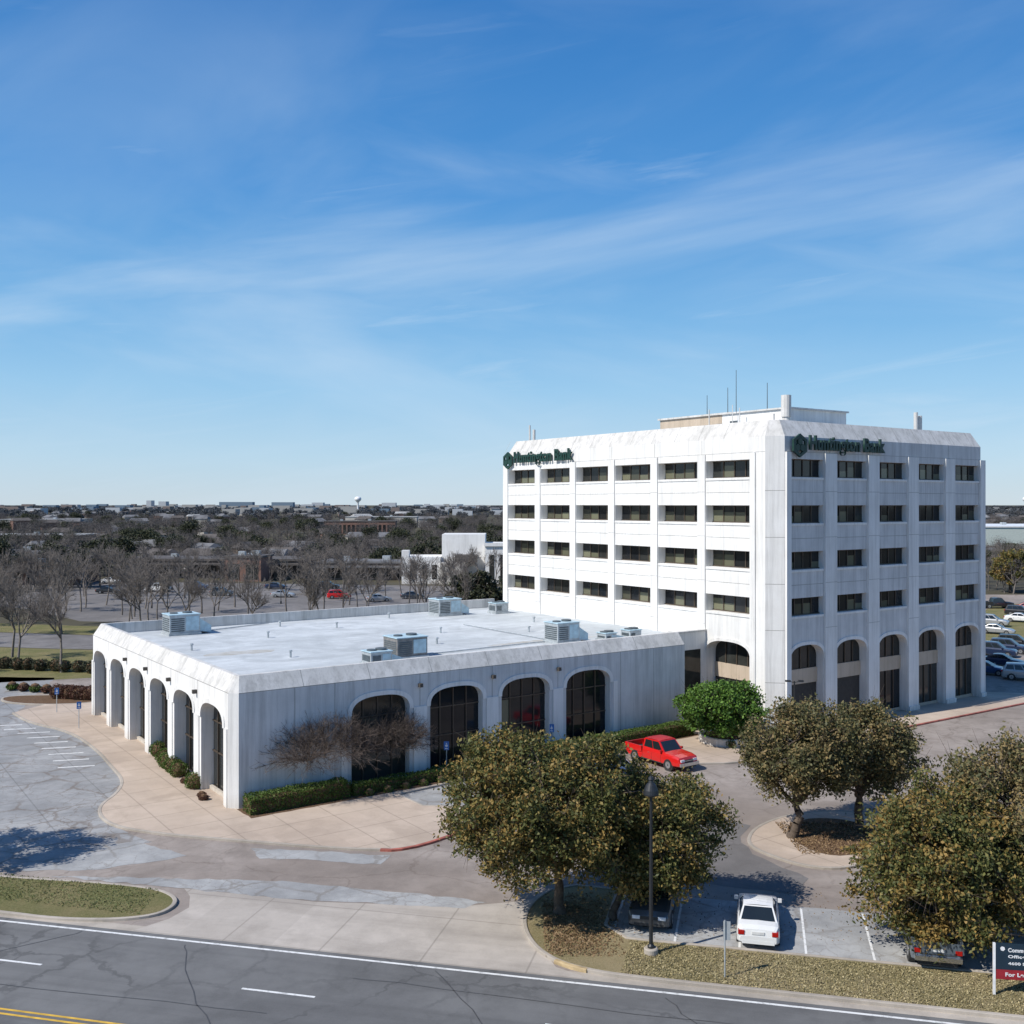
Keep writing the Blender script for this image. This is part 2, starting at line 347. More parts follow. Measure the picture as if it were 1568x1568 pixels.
wk=[(-45.2,92.8),(-41.8,88.7),(-36.6,85.1),(-31.9,78.8),(-28.9,73.9),(-26.6,70.2),(-25.8,67),(-25.9,64.3),(-24.9,61.9),(-23.0,59.9),(-19.6,58.6),(-14.8,57.5),(-10.2,56.4),(-6.6,56.0),(-5.0,56.8),(-3.2,58.8),(-1.5,61.8),(-2.4,64.0)]
wks=smooth(wk,2)
north=[(-5.6,64.2),(-7.5,66.8),(-3.5,70.2),(1.6,74.6),(7.5,79.3),(9.2,78.3),(11.3,75.6),(12.6,74.6),(15.5,74.8),(18.4,75.6),(20.6,77.6),(30.5,85.0),(48.7,97.4)]
we=empty('walkway_paving')
sheet('slab',wks+north+[(52,102),(20,110),(-40,110)],.11,M['walk'],we)
kerb('kerb',wks,.2,.13,None,False,we)
kerb('kerb_red',smooth([(-7.2,56.08),(-6.4,56.0),(-5.0,56.8),(-3.2,58.8),(-1.5,61.8)],1),.22,.135,M['kerbred'],False,we)
kerb('kerb_north',[(-2.4,64)]+north,.2,.13,None,False,we)
kerb('kerb_red_east',[(18.4,75.55),(20.6,77.5),(30.5,84.9),(48.7,97.3)],.22,.137,M['kerbred'],False,we)
sheet('accessible_bay_paving',[(-1.8,64.2),(-5.4,64.4),(-7.2,66.8),(-3.4,70),(1.6,74.3),(4,71.5),(0,66)],.014,M['patchlight'])
hp=empty('hatch_markings')
hk=[(-42.5,89.2),(-37.4,85.3),(-32.6,79.2),(-29.6,74.4),(-27.2,70.6)]
def along(pts,s):
    for a,b in zip(pts[:-1],pts[1:]):
        L=math.hypot(b[0]-a[0],b[1]-a[1])
        if s<=L: return (a[0]+(b[0]-a[0])*s/L,a[1]+(b[1]-a[1])*s/L)
        s-=L
    return pts[-1]
for k in range(9):
    x,y=along(hk,1.0+k*2.3); sheet('bar',[(x-.5,y-.3),(x-2.9,y-.9),(x-2.87,y-1.12),(x-.45,y-.52)],.014,M['whitep'],hp)
raised('planting_island',[(13.4,58.1),(14.4,60.1),(16.5,62.1),(19.2,63.3),(21.6,62.8),(23.0,60.0),(20.9,56.4),(18.6,53.9),(16.8,53.1),(15.2,53.6),(13.9,55.2),(13.2,56.6)],M['walk'],.13,.2)
sheet('mulch_bed',ragged(smoothc([(16,60.5),(19,62),(21.4,60),(20,56.2),(17.2,54.6),(15.8,56.8)],2),.06,9),.125,M['mulch'])
raised('planting_island',[(-49,98),(-44.5,96.4),(-40,97.2),(-39.5,100),(-43,101.5),(-50,101)],M['mulch'],.14,.2)
sheet('back_street',[(-160,170),(-60,148),(-20,141),(60,141),(110,215),(120,215),(68,128),(-20,129),(-62,135),(-160,157)],.006,M['drive'])
sheet('lawn',[(-160,156.6),(-62,134.5),(-30,129),(-30,115),(-46,112),(-56,108.5),(-160,135)],.008,M['grass'])
sheet('lawn',[(-160,182),(-60,158),(-24,150),(-24,142.5),(-60,148.5),(-160,170.5)],.008,M['grass'])
sheet('shopping_lot_paving',[(-160,215),(-88,186),(-70,166),(-20,160),(0,165),(0,235),(-160,262)],.006,M['drive'])
sheet('lawn',[(58,140),(70,140),(110,195),(92,195)],.012,M['grass'])
M['tar']=plain('tar_seal',(.065,.065,.065),.6,0,.2,3)
rr=random.Random(21); tr_=empty('tar_crack_repairs')
def tar(pts,wd,z):
    P=[(x+rr.uniform(-.08,.08),y+rr.uniform(-.08,.08)) for x,y in smooth(pts,2)]
    mb=MB()
    for a,b in zip(P[:-1],P[1:]):
        d=Vector((b[0]-a[0],b[1]-a[1])); 
        if d.length<1e-3: continue
        n=Vector((-d.y,d.x)).normalized()*wd*.5; mb.poly([(a[0]+n.x,a[1]+n.y,z),(b[0]+n.x,b[1]+n.y,z),(b[0]-n.x,b[1]-n.y,z),(a[0]-n.x,a[1]-n.y,z)])
    mb.build('seal',M['tar'],tr_)
for a,b in (((-14,-.4),(-9,-7)),((-3,-.3),(1,-6.5)),((6,-.4),(9,-6.8)),((-19,-.2),(-25,-7.5)),((-6,-1.6),(14,-1.9)),((-30,-5.2),(-8,-5.0))):
    p,q=rd(*a),rd(*b); tar([p,((p[0]+q[0])/2+rr.uniform(-.6,.6),(p[1]+q[1])/2+rr.uniform(-.3,.3)),q],.045,.020)

# ------------------------------------------------------------------ buildings
def arch_pts(a0,a1,zs,za,n=20,p=2.6):
    c=(a0+a1)/2; h=(a1-a0)/2; out=[]
    for k in range(n+1):
        th=math.pi*(1-k/n); x=math.cos(th); s=math.sin(th)
        out.append((c+h*math.copysign(abs(x)**(2/p),x), zs+(za-zs)*abs(s)**(2/p)))
    return out
def wall(mb,F,a0,a1,z0,z1,ops,depth,mw=0,mr=0,trim=0):
    cur=a0
    for b0,b1,zb,zs,za in ops:
        mb.poly([F(cur,0,z0),F(b0,0,z0),F(b0,0,z1),F(cur,0,z1)],mw); cur=b1
        if zb>z0+1e-4:
            mb.poly([F(b0,0,z0),F(b1,0,z0),F(b1,0,zb),F(b0,0,zb)],mw); mb.poly([F(b0,0,zb),F(b1,0,zb),F(b1,depth,zb),F(b0,depth,zb)],mr)
        pts=arch_pts(b0,b1,zs,za) if za>zs else [(b0,zs),(b1,zs)]
        for (p,q),(r,s2) in zip(pts[:-1],pts[1:]):
            mb.poly([F(p,0,q),F(r,0,s2),F(r,0,z1),F(p,0,z1)],mw)
            mb.poly([F(p,0,q),F(r,0,s2),F(r,depth,s2),F(p,depth,q)],mr)
        for b in (b0,b1): mb.poly([F(b,0,zb),F(b,depth,zb),F(b,depth,zs),F(b,0,zs)],mr)
        if trim:
            w=trim
            o2=arch_pts(b0-w,b1+w,zs,za+w)
            for (p,q),(r,s2),(p2,q2),(r2,s3) in zip(pts[:-1],pts[1:],o2[:-1],o2[1:]):
                mb.poly([F(p,-.07,q),F(r,-.07,s2),F(r2,-.07,s3),F(p2,-.07,q2)],0)
                mb.poly([F(p2,-.07,q2),F(r2,-.07,s3),F(r2,0,s3),F(p2,0,q2)],0)
                mb.poly([F(p,-.07,q),F(r,-.07,s2),F(r,0,s2),F(p,0,q)],0)
    mb.poly([F(cur,0,z0),F(a1,0,z0),F(a1,0,z1),F(cur,0,z1)],mw)
def fbox(mb,F,a0,a1,d0,d1,z0,z1,m=0):
    p=[F(a,d,z) for z in(z0,z1) for a,d in((a0,d0),(a1,d0),(a1,d1),(a0,d1))]
    i=len(mb.v); mb.v+=p
    for f in ((0,3,2,1),(4,5,6,7),(0,1,5,4),(1,2,6,5),(2,3,7,6),(3,0,4,7)): mb.f.append(tuple(i+k for k in f)); mb.m.append(m)
def rect_loop(X,Y,i,c,z,x0=0,y0=0):
    c=max(c-.586*i,.05); a,b,C,D=x0+i,y0+i,X-i,Y-i
    return [(a+c,b,z),(C-c,b,z),(C,b+c,z),(C,D-c,z),(C-c,D,z),(a+c,D,z),(a,D-c,z),(a,b+c,z)]

# ---- office tower
TW=empty('office_tower',(21.45,83.3,0),ROT)
TX,TY,TC=31.2,39.0,1.1
FL=lambda a,d,z:(d,a,z)
FR=lambda a,d,z:(a,d,z)
LO=[(2.7+6.03*i,7.75+6.03*i) for i in range(6)]
RO=[(1.75+5.93*i,6.05+5.93*i) for i in range(5)]
mb=MB(); gl=MB(); fr=MB()
rows=[9.7,13.55,17.4,21.25]; bands=[8.6,12.4,16.25,20.1,24.6]
for F,ops,a1,dp,gd in ((FL,LO,TY,.9,1.2),(FR,RO,TX,.5,.75)):
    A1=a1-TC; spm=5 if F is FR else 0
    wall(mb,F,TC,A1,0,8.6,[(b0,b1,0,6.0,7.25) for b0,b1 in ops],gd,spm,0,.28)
    for k in range(4):
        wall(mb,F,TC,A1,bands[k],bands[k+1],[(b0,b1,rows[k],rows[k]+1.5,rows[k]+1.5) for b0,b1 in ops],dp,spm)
        for b0,b1 in ops:
            n=4; w_=(b1-b0)/n
            for j in range(n):
                hb=random.choice([0,0,.45,.6,.75,.9]) if F is FL else random.choice([0,0,0,.5,.8])
                x0=b0+j*w_; x1=x0+w_; z0=rows[k]; zt=z0+1.5; zm=z0+(0 if hb==0 else hb*1.2)
                gl.poly([F(x0,dp,zm),F(x1,dp,zm),F(x1,dp,zt),F(x0,dp,zt)],0)
                if hb: gl.poly([F(x0,dp,z0),F(x1,dp,z0),F(x1,dp,zm),F(x0,dp,zm)],1)
                if j: fbox(fr,F,x0-.035,x0+.035,dp-.08,dp-.003,z0+.09,zt-.08,0)
            fbox(fr,F,b0,b1,dp-.1,dp-.002,rows[k]+.002,rows[k]+.09,0); fbox(fr,F,b0,b1,dp-.1,dp-.002,rows[k]+1.42,rows[k]+1.498,0)
            fbox(mb,F,b0+.003,b1-.003,-.07,0,rows[k]-.2,rows[k]-.02,0)
            if k: fbox(fr,F,b0+.05,b1-.05,-.006,0,rows[k]-1.28,rows[k]-1.24,1)
    pr=.12 if F is FL else .2
    ed=[(ops[i][1]+.04,ops[i+1][0]-.04) for i in range(len(ops)-1)]
    ed=[(ops[0][0]-.6,ops[0][0]-.03)]+ed+[(ops[-1][1]+.03,ops[-1][1]+.9)]
    for p0,p1 in ed:
        fbox(mb,F,p0,p1,-pr,-.001,0,23.3,0)
        fbox(mb,F,p0-.002,p1+.002,-pr-.12,-pr+.001,0,.5,0)
    for p0,p1 in ed[1:-1]:
        c=(p0+p1)/2; fbox(fr,F,c-.02,c+.02,-.006,0,23.3,24.58,1)
        for zz in (8.55,12.35,16.2,20.05): fbox(fr,F,p0,p1,-pr-.004,-pr,zz,zz+.03,1)
    fbox(fr,F,TC,A1,-.006,0,23.32,23.35,1)
    for i,(b0,b1) in enumerate(ops):
        d=gd
        gl.poly([F(b0,d,5.15),F(b1,d,5.15),F(b1,d,7.3),F(b0,d,7.3)],0)
        ent=F is FR and i in(0,1)
        if ent: gl.poly([F(b0,d,0),F(b1,d,0),F(b1,d,3.9),F(b0,d,3.9)],2)
        else: gl.poly([F(b0,d,0.35),F(b1,d,0.35),F(b1,d,3.9),F(b0,d,3.9)],0); fbox(fr,F,b0,b1,d-.1,d-.001,0,.35,2)
        fbox(fr,F,b0+.002,b1-.002,d-.12,d-.002,3.9,5.15,2)
        for j in range(1,4):
            x=b0+(b1-b0)*j/4; fbox(fr,F,x-.04,x+.04,d-.1,d-.004,5.15,6.9,0)
            if not ent: fbox(fr,F,x-.04,x+.04,d-.1,d-.004,.35,3.9,0)
FB=lambda a,d,z:(a,TY-d,z); FE=lambda a,d,z:(TX-d,a,z)
for F,ops,a1 in ((FB,RO,TX),(FE,LO,TY)):
    wall(mb,F,TC,a1-TC,0,8.6,[(b0,b1,0,6.0,7.25) for b0,b1 in ops],1.2)
    for k in range(4): 
        wall(mb,F,TC,a1-TC,bands[k],bands[k+1],[(b0,b1,rows[k],rows[k]+1.5,rows[k]+1.5) for b0,b1 in ops],.6)
        for b0,b1 in ops: gl.poly([F(b0,.6,rows[k]),F(b1,.6,rows[k]),F(b1,.6,rows[k]+1.5),F(b0,.6,rows[k]+1.5)],0)
    for b0,b1 in ops: gl.poly([F(b0,1.2,0),F(b1,1.2,0),F(b1,1.2,7.3),F(b0,1.2,7.3)],0)
for a,b in (((TC,0),(0,TC)),((TX-TC,0),(TX,TC)),((0,TY-TC),(TC,TY)),((TX,TY-TC),(TX-TC,TY))):
    mb.poly([(*a,0),(*b,0),(*b,24.6),(*a,24.6)],0)
for zz in (4.3,8.6,12.4,16.25,20.1):
    fr.poly([(TC,-.004,zz),(-.004,TC,zz),(-.004,TC,zz+.04),(TC,-.004,zz+.04)],1)
mb.ring([rect_loop(TX,TY,0,TC,24.6),rect_loop(TX,TY,.85,TC,26.0),rect_loop(TX,TY,1.2,TC,26.0),rect_loop(TX,TY,1.2,TC,25.1)],3)
mb.poly(rect_loop(TX,TY,1.2,TC,25.1),4)
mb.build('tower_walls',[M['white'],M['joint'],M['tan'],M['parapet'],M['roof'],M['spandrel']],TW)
gl.build('tower_windows',[M['glass'],M['blind'],M['interior']],TW)
fr.build('tower_frames',[M['frame'],M['joint'],M['tan']],TW)
j=MB()
for i in range(1,13):
    y=2.7+3.0*i; j.poly([(-.004,y,24.6),(-.004,y+.04,24.6),(.846,y+.04,26.003),(.846,y,26.003)],0)
for i in range(1,10):
    x=1.9+2.97*i; j.poly([(x,-.004,24.6),(x+.04,-.004,24.6),(x+.04,.846,26.003),(x,.846,26.003)],0)
j.build('parapet_joints',[M['joint']],TW)
p=MB()
p.box(10.4,18.9,7.3,15.6,25.1,27.9,0); p.box(10.2,19.1,7.1,15.8,27.9,28.05,1)
p.box(12.0,18,15.6,26.2,25.1,28.1,2); p.box(11.8,18.2,15.8,26.4,28.1,28.28,1)
p.box(11.2,17.5,6.0,7.3,25.1,26.6,3); p.box(10.39,10.4,13.6,14.6,25.1,27.2,4)
p.box(11.98,12.0,17.0,17.9,25.1,27.2,4)
p.box(5.5,7.5,4.5,7,25.1,26.3,3); p.box(20.5,22.5,8,11,25.1,26.5,3)
for x,y,r,h in ((9.2,6.6,.36,3.9),(8.2,7.2,.09,2.2),(24.8,3.6,.2,2.9),(25.5,3.6,.2,2.6),(2.0,36.6,.1,2.7),(2.3,36.2,.16,2.2),(9.5,12.5,.05,3.2),(10.0,17,.06,3.4),(9.7,13.6,.04,3.6)):
    p.cyl((x,y,25.1),(x,y,25.1+h),r,r,5,10)
for x,y,h in ((11.2,14.5,5.6),(11.4,15.8,4.0),(10.8,10.2,3.9),(12.3,19.5,3.6)):
    p.cyl((x,y,27.9),(x,y,27.9+h-1.2),.045,.03,4,6)
p.cyl((9.2,6.6,27.0),(9.2,6.6,29.0),.46,.46,5,12)
p.build('roof_plant',[M['white'],M['parapet'],M['tan'],M['metal'],M['metaldk'],M['parapet']],TW)

# ---- wall signs
def letters(txt,width,height,depth=.18):
    cu=bpy.data.curves.new('t','FONT'); cu.body=txt; cu.extrude=.02; cu.offset=.03; cu.space_character=1.06
    o=bpy.data.objects.new('t',cu); COL.objects.link(o); bpy.context.view_layer.update()
    me=bpy.data.meshes.new_from_object(o.evaluated_get(bpy.context.evaluated_depsgraph_get()))
    bpy.data.objects.remove(o)
    a=np.empty(len(me.vertices)*3); me.vertices.foreach_get('co',a); a=a.reshape(-1,3)
    mn,mx=a.min(0),a.max(0); a=(a-mn)/(mx-mn)*np.array([width,height,depth]); me.vertices.foreach_set('co',a.ravel()); me.update()
    return me
def wallsign(mat4,tw,th,lr):
    e=empty('bank_wall_sign'); e.matrix_world=TW.matrix_basis@mat4
    me=letters('Huntington Bank',tw,th); me.materials.append(M['green'])
    o=bpy.data.objects.new('letters',me); link(o,e); o.location=(lr*2.25,-.45,.02)
    m=MB()
    hx=[(lr*math.cos(R(30+60*k)),lr*math.sin(R(30+60*k))) for k in range(6)]
    m.ring([[(x,y,.02) for x,y in hx],[(x,y,.2) for x,y in hx],[(x*.72,y*.72,.2) for x,y in hx],[(x*.72,y*.72,.02) for x,y in hx]],0)
    for an in (90,210,330):
        c=(lr*.36*math.cos(R(an)),lr*.36*math.sin(R(an)))
        q=[(c[0]+lr*.33*math.cos(R(30+60*k)),c[1]+lr*.33*math.sin(R(30+60*k))) for k in range(6)]
        m.ring([[(x,y,.02) for x,y in q],[(x,y,.2) for x,y in q]],0,False,True)
    g=m.build('logo',[M['green']],e); g.location=(lr,lr*.25,0)
wallsign(Matrix(((0,0,-1,-.13),(-1,0,0,38.6),(0,1,0,23.6),(0,0,0,1))),10.3,1.6,.95)
wallsign(Matrix(((1,0,0,1.6),(0,0,-1,-.22),(0,1,0,23.6),(0,0,0,1))),10.3,1.6,.98)

# ---- low bank building
LB=empty('low_bank_building',(-17.35,63.2,0),ROT)
LX,LY,LC=38.9,35.6,.5
mb=MB(); gl=MB(); fr=MB()
LLo=[(1.35+5.8*i,5.6+5.8*i) for i in range(6)]
LRo=[(c-2.2,c+2.2) for c in (10.4,16.45,22.5,28.5)]
ZT=7.25
for F,ops,a1,dp in ((FL,LLo,LY,.85),(FR,LRo,LX,.6)):
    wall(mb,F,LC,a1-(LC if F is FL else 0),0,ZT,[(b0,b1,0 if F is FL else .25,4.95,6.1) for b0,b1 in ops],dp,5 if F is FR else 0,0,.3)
    for b0,b1 in ops:
        gl.poly([F(b0,dp,0),F(b1,dp,0),F(b1,dp,6.2),F(b0,dp,6.2)],0)
        for j in range(1,4):
            x=b0+(b1-b0)*j/4; fbox(fr,F,x-.035,x+.035,dp-.1,dp-.003,.3,5.9,0)
        for zz in (.25,2.6,4.6): fbox(fr,F,b0+.01,b1-.01,dp-.09,dp-.002,zz,zz+.08,0)
        fbox(fr,F,b0+.003,b1-.003,dp-.3,dp-.101,0,.35,2)
        if F is FR and random.random()<.5:
            jx=b0+(b1-b0)*random.choice([0,.25,.5]); gl.poly([F(jx+.05,dp-.003,2.7),F(jx+(b1-b0)/4-.05,dp-.003,2.7),F(jx+(b1-b0)/4-.05,dp-.003,4.5),F(jx+.05,dp-.003,4.5)],1)
    mids=[(ops[i][1]+ops[i+1][0])/2 for i in range(len(ops)-1)]
    if F is FR: mids+=[4.2,7.0,31.8,35.4]
    for x in mids:
        fbox(fr,F,x-.02,x+.02,-.006,0,(0 if x in (4.2,7.0,31.8,35.4) else 5.0) if F is FR else 6.5,ZT,1)
    fbox(fr,F,LC,a1,-.006,0,ZT-.02,ZT+.02,1)
for F,ops in ((FL,LLo),(FR,LRo)):
    for i in range(len(ops)+1):
        a=ops[i-1][1]+.32 if i>0 else ops[0][0]-.75
        b=ops[i][0]-.32 if i<len(ops) else ops[-1][1]+.75
        if b-a>.25: fbox(mb,F,a,b,-.07,-.001,0,5.0,0)
mb.poly([(LC,0,0),(0,LC,0),(0,LC,ZT),(LC,0,ZT)],0); mb.poly([(0,LY-LC,0),(LC,LY,0),(LC,LY,ZT),(0,LY-LC,ZT)],0)
mb.poly([(LC,LY,0),(43.3,LY,0),(43.3,LY,ZT),(LC,LY,ZT)],0)
mb.poly([(LX,0,0),(LX,1.8,0),(LX,1.8,ZT),(LX,0,ZT)],0)
def lp(i,z):
    c=max(LC-.586*i,.03)
    return [(43.28,LY-i,z),(c+i,LY-i,z),(i,LY-i-c,z),(i,i+c,z),(i+c,i,z),(LX-i*.3,i,z),(LX-i*.3,1.8+i*0,z)]
mb.ring([lp(0,ZT),lp(.6,8.25),lp(.9,8.25),lp(.9,7.3)],3,closed=False)
mb.poly([(.9,.9,7.3),(LX,.9,7.3),(LX,2.0,7.3),(43.28,2.0,7.3),(43.28,LY-.9,7.3),(.9,LY-.9,7.3)],4)
mb.box(LX-.3,43.28,1.8,2.1,0,7.9,0); mb.box(LX-.4,43.28,1.7,2.3,7.9,8.05,3)
gl.poly([(40,1.795,0.1),(42.6,1.795,.1),(42.6,1.795,6.4),(40,1.795,6.4)],0)
for i in range(1,8):
    x=4.8*i; fr.poly([(x,-.004,ZT),(x+.04,-.004,ZT),(x+.04,.596,8.253),(x,.596,8.253)],1)
for i in range(1,7):
    y=5.1*i; fr.poly([(-.004,y,ZT),(-.004,y+.04,ZT),(.596,y+.04,8.253),(.596,y,8.253)],1)
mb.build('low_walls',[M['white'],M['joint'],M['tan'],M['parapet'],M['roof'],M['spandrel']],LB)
gl.build('low_windows',[M['glass'],M['blind'],M['interior']],LB)
fr.build('low_frames',[M['frame'],M['joint'],M['soffit']],LB)
sheet('roof_stain',ragged(smoothc([(3,16),(9,15.4),(10,17),(5,18)],2),.15,1),7.304,M['roofstain'],LB)
sheet('roof_stain',ragged(smoothc([(12,2.6),(17,2.2),(19,4.2),(13,5.2)],2),.15,2),7.304,M['roofstain'],LB)
sheet('roof_stain',ragged(smoothc([(24,8),(36,7.6),(36,8.6),(26,9.2)],2),.15,3),7.304,M['roofstain'],LB)
sm=MB()
for i in range(1,17): sm.poly([(1,1.0+2*i,7.3025),(43.2,1.0+2*i,7.3025),(43.2,1.04+2*i,7.3025),(1,1.04+2*i,7.3025)])
sm.build('membrane_seams',[plain('seam',(.40,.42,.42),.9)],LB)
def hvac(x,y,w,dp,h,r=0,kind=0):
    e=empty('rooftop_air_conditioner',(x,y,7.3),r,LB)
    m=MB()
    m.box(-w/2-.1,w/2+.1,-dp/2-.1,dp/2+.1,0,.22,1)
    m.box(-w/2,w/2,-dp/2,dp/2,.22,h,0)
    m.box(-w/2-.06,w/2+.06,-dp/2-.06,dp/2+.06,h,h+.07,3)
    n=7
    for k in range(n):
        z=.35+(h-.55)*k/n
        m.box(-w/2+.12,-.05,-dp/2-.03,-dp/2,z,z+(h-.5)/n*.6,2)
        m.box(-w/2-.03,-w/2,-dp/2+.15,dp/2-.15,z,z+(h-.5)/n*.6,2)
    m.box(.08,w/2-.1,-dp/2-.02,-dp/2,.4,h-.15,3 if kind else 1)
    m.cyl((w*.2,0,h+.07),(w*.2,0,h+.2),.42,.42,2,16)
    m.cyl((-w*.25,0,h+.07),(-w*.25,0,h+.16),.35,.35,2,16)
    if kind==1:
        m.ring([[(w/2,-dp*.4,.25),(w/2,dp*.3,.25),(w/2,dp*.3,h*.8),(w/2,-dp*.4,h*.8)],[(w/2+1.1,-dp*.4,.1),(w/2+1.1,dp*.3,.1),(w/2+1.1,dp*.3,h*.4),(w/2+1.1,-dp*.4,h*.4)]],3,False,True)
    m.build('cabinet',[M['metal'] if kind!=2 else M['unitgray'],M['metal'],M['metaldk'],M['ductblue']],e,bevel=.02)
hvac(6.6,31.0,2.7,2.2,1.8,0,1); hvac(34.3,30.8,2.7,2.2,1.7,0,1); hvac(16.2,7.0,2.6,2.2,1.6,0,2)
hvac(12.7,5.0,1.7,1.5,1.0,0,1); hvac(31.2,6.8,2.3,1.9,1.7,0,1); hvac(34.8,5.2,1.2,1.2,.7,0,1); hvac(37.4,5.0,1.3,1.2,.8,0,0)
hvac(39.9,29,1.6,1.4,1.1,0,0)
for x,y in ((4,20),(12,24),(20,27),(26,18),(9,12),(33,14),(38,20),(16,31),(28,31.5),(22,12)):
    m=MB(); m.cyl((x,y,7.3),(x,y,7.75),.09,.09,0,8); m.cyl((x,y,7.75),(x,y,7.86),.16,.14,0,8); m.build('roof_vent',[M['metal']],LB)
for a,b in (((18,7),(30,7.6)),((8,31),(16,33.9)),((31,8),(31,22))):
    m=MB(); m.cyl((a[0],a[1],7.38),(b[0],b[1],7.38),.05,.05,0,6); m.build('roof_conduit',[M['metal']],LB)
for x in (13.4,19.5,25.5):
    m=MB(); m.box(x-.12,x+.12,-.3,-.008,6.35,6.6,0); m.build('wall_lamp',[M['polebronze']],LB)
for y in (6.48,12.28,18.08,23.9):
    m=MB(); m.box(-.3,-.008,y-.12,y+.12,6.35,6.6,0); m.build('wall_lamp',[M['polebronze']],LB)
def L2W(x,y): 
    c,s=math.cos(ROT),math.sin(ROT); return (-17.35+c*x-s*y, 63.2+s*x+c*y)

# ------------------------------------------------------------------ vegetation
def mesh_np(name,V,Fq,mats,mi=None):
    me=bpy.data.meshes.new(name); nv=len(V); k=Fq.shape[1]; nf=len(Fq)
    me.vertices.add(nv); me.vertices.foreach_set('co',V.astype(np.float32).ravel())
    me.loops.add(nf*k); me.loops.foreach_set('vertex_index',Fq.astype(np.int32).ravel())
    me.polygons.add(nf); me.polygons.foreach_set('loop_start',np.arange(0,nf*k,k,dtype=np.int32)); 
    for t in mats: me.materials.append(t)
    if mi is not None: me.polygons.foreach_set('material_index',mi.astype(np.int32))
    me.update(calc_edges=True); return me
def tubes(segs,k=5):
    A=np.array([s[0] for s in segs],float);B=np.array([s[1] for s in segs],float);r0=np.array([s[2] for s in segs]);r1=np.array([s[3] for s in segs])
    d=B-A; d/=np.linalg.norm(d,axis=1,keepdims=True)+1e-9
    ref=np.where(np.abs(d[:,2:3])<.9,np.array([[0,0,1.]]),np.array([[1.,0,0]])); a=np.cross(d,ref); a/=np.linalg.norm(a,axis=1,keepdims=True)+1e-9; b=np.cross(d,a)
    th=np.arange(k)*2*np.pi/k
    ring=a[:,None,:]*np.cos(th)[None,:,None]+b[:,None,:]*np.sin(th)[None,:,None]
    V=np.concatenate([A[:,None,:]+ring*r0[:,None,None],B[:,None,:]+ring*r1[:,None,None]],axis=1).reshape(-1,3)
    base=(np.arange(len(segs))*2*k)[:,None]
    i=np.arange(k); j=(i+1)%k
    F=np.stack([base+i,base+j,base+k+j,base+k+i],axis=2).reshape(-1,4)
    return V,F
def leaves(C,size,rng,upbias=.3,asp=.55):
    n=len(C); nrm=rng.normal(size=(n,3)); nrm[:,2]+=upbias; nrm/=np.linalg.norm(nrm,axis=1,keepdims=True)
    t=np.cross(nrm,rng.normal(size=(n,3))); t/=np.linalg.norm(t,axis=1,keepdims=True)+1e-9; b=np.cross(nrm,t)
    s=size*rng.uniform(.6,1.3,(n,1)); l=t*s; w=b*s*asp
    V=np.stack([C-l,C+w,C+l,C-w],axis=1).reshape(-1,3); F=np.arange(n*4).reshape(-1,4); return V,F
def put(name,me,parent=None,loc=(0,0,0),rot=0,sc=1):
    o=bpy.data.objects.new(name,me); o.location=loc; o.rotation_euler=(0,0,rot); o.scale=(sc,sc,sc) if not isinstance(sc,tuple) else sc
    return link(o,parent)
def curve_seg(p0,p1,r0,r1,n,rng,sag=.12):
    p0=np.array(p0,float);p1=np.array(p1,float); L=np.linalg.norm(p1-p0); out=[];prev=p0
    off=rng.normal(size=3)*L*sag
    for k in range(1,n+1):
        f=k/n; q=p0*(1-f)+p1*f+off*math.sin(math.pi*f)+(rng.normal(size=3)*L*.02 if k<n else 0); q=q+np.array([0,0,L*.10*math.sin(math.pi*f)])
        out.append((prev,q,r0+(r1-r0)*(k-1)/n,r0+(r1-r0)*f)); prev=q
    return out
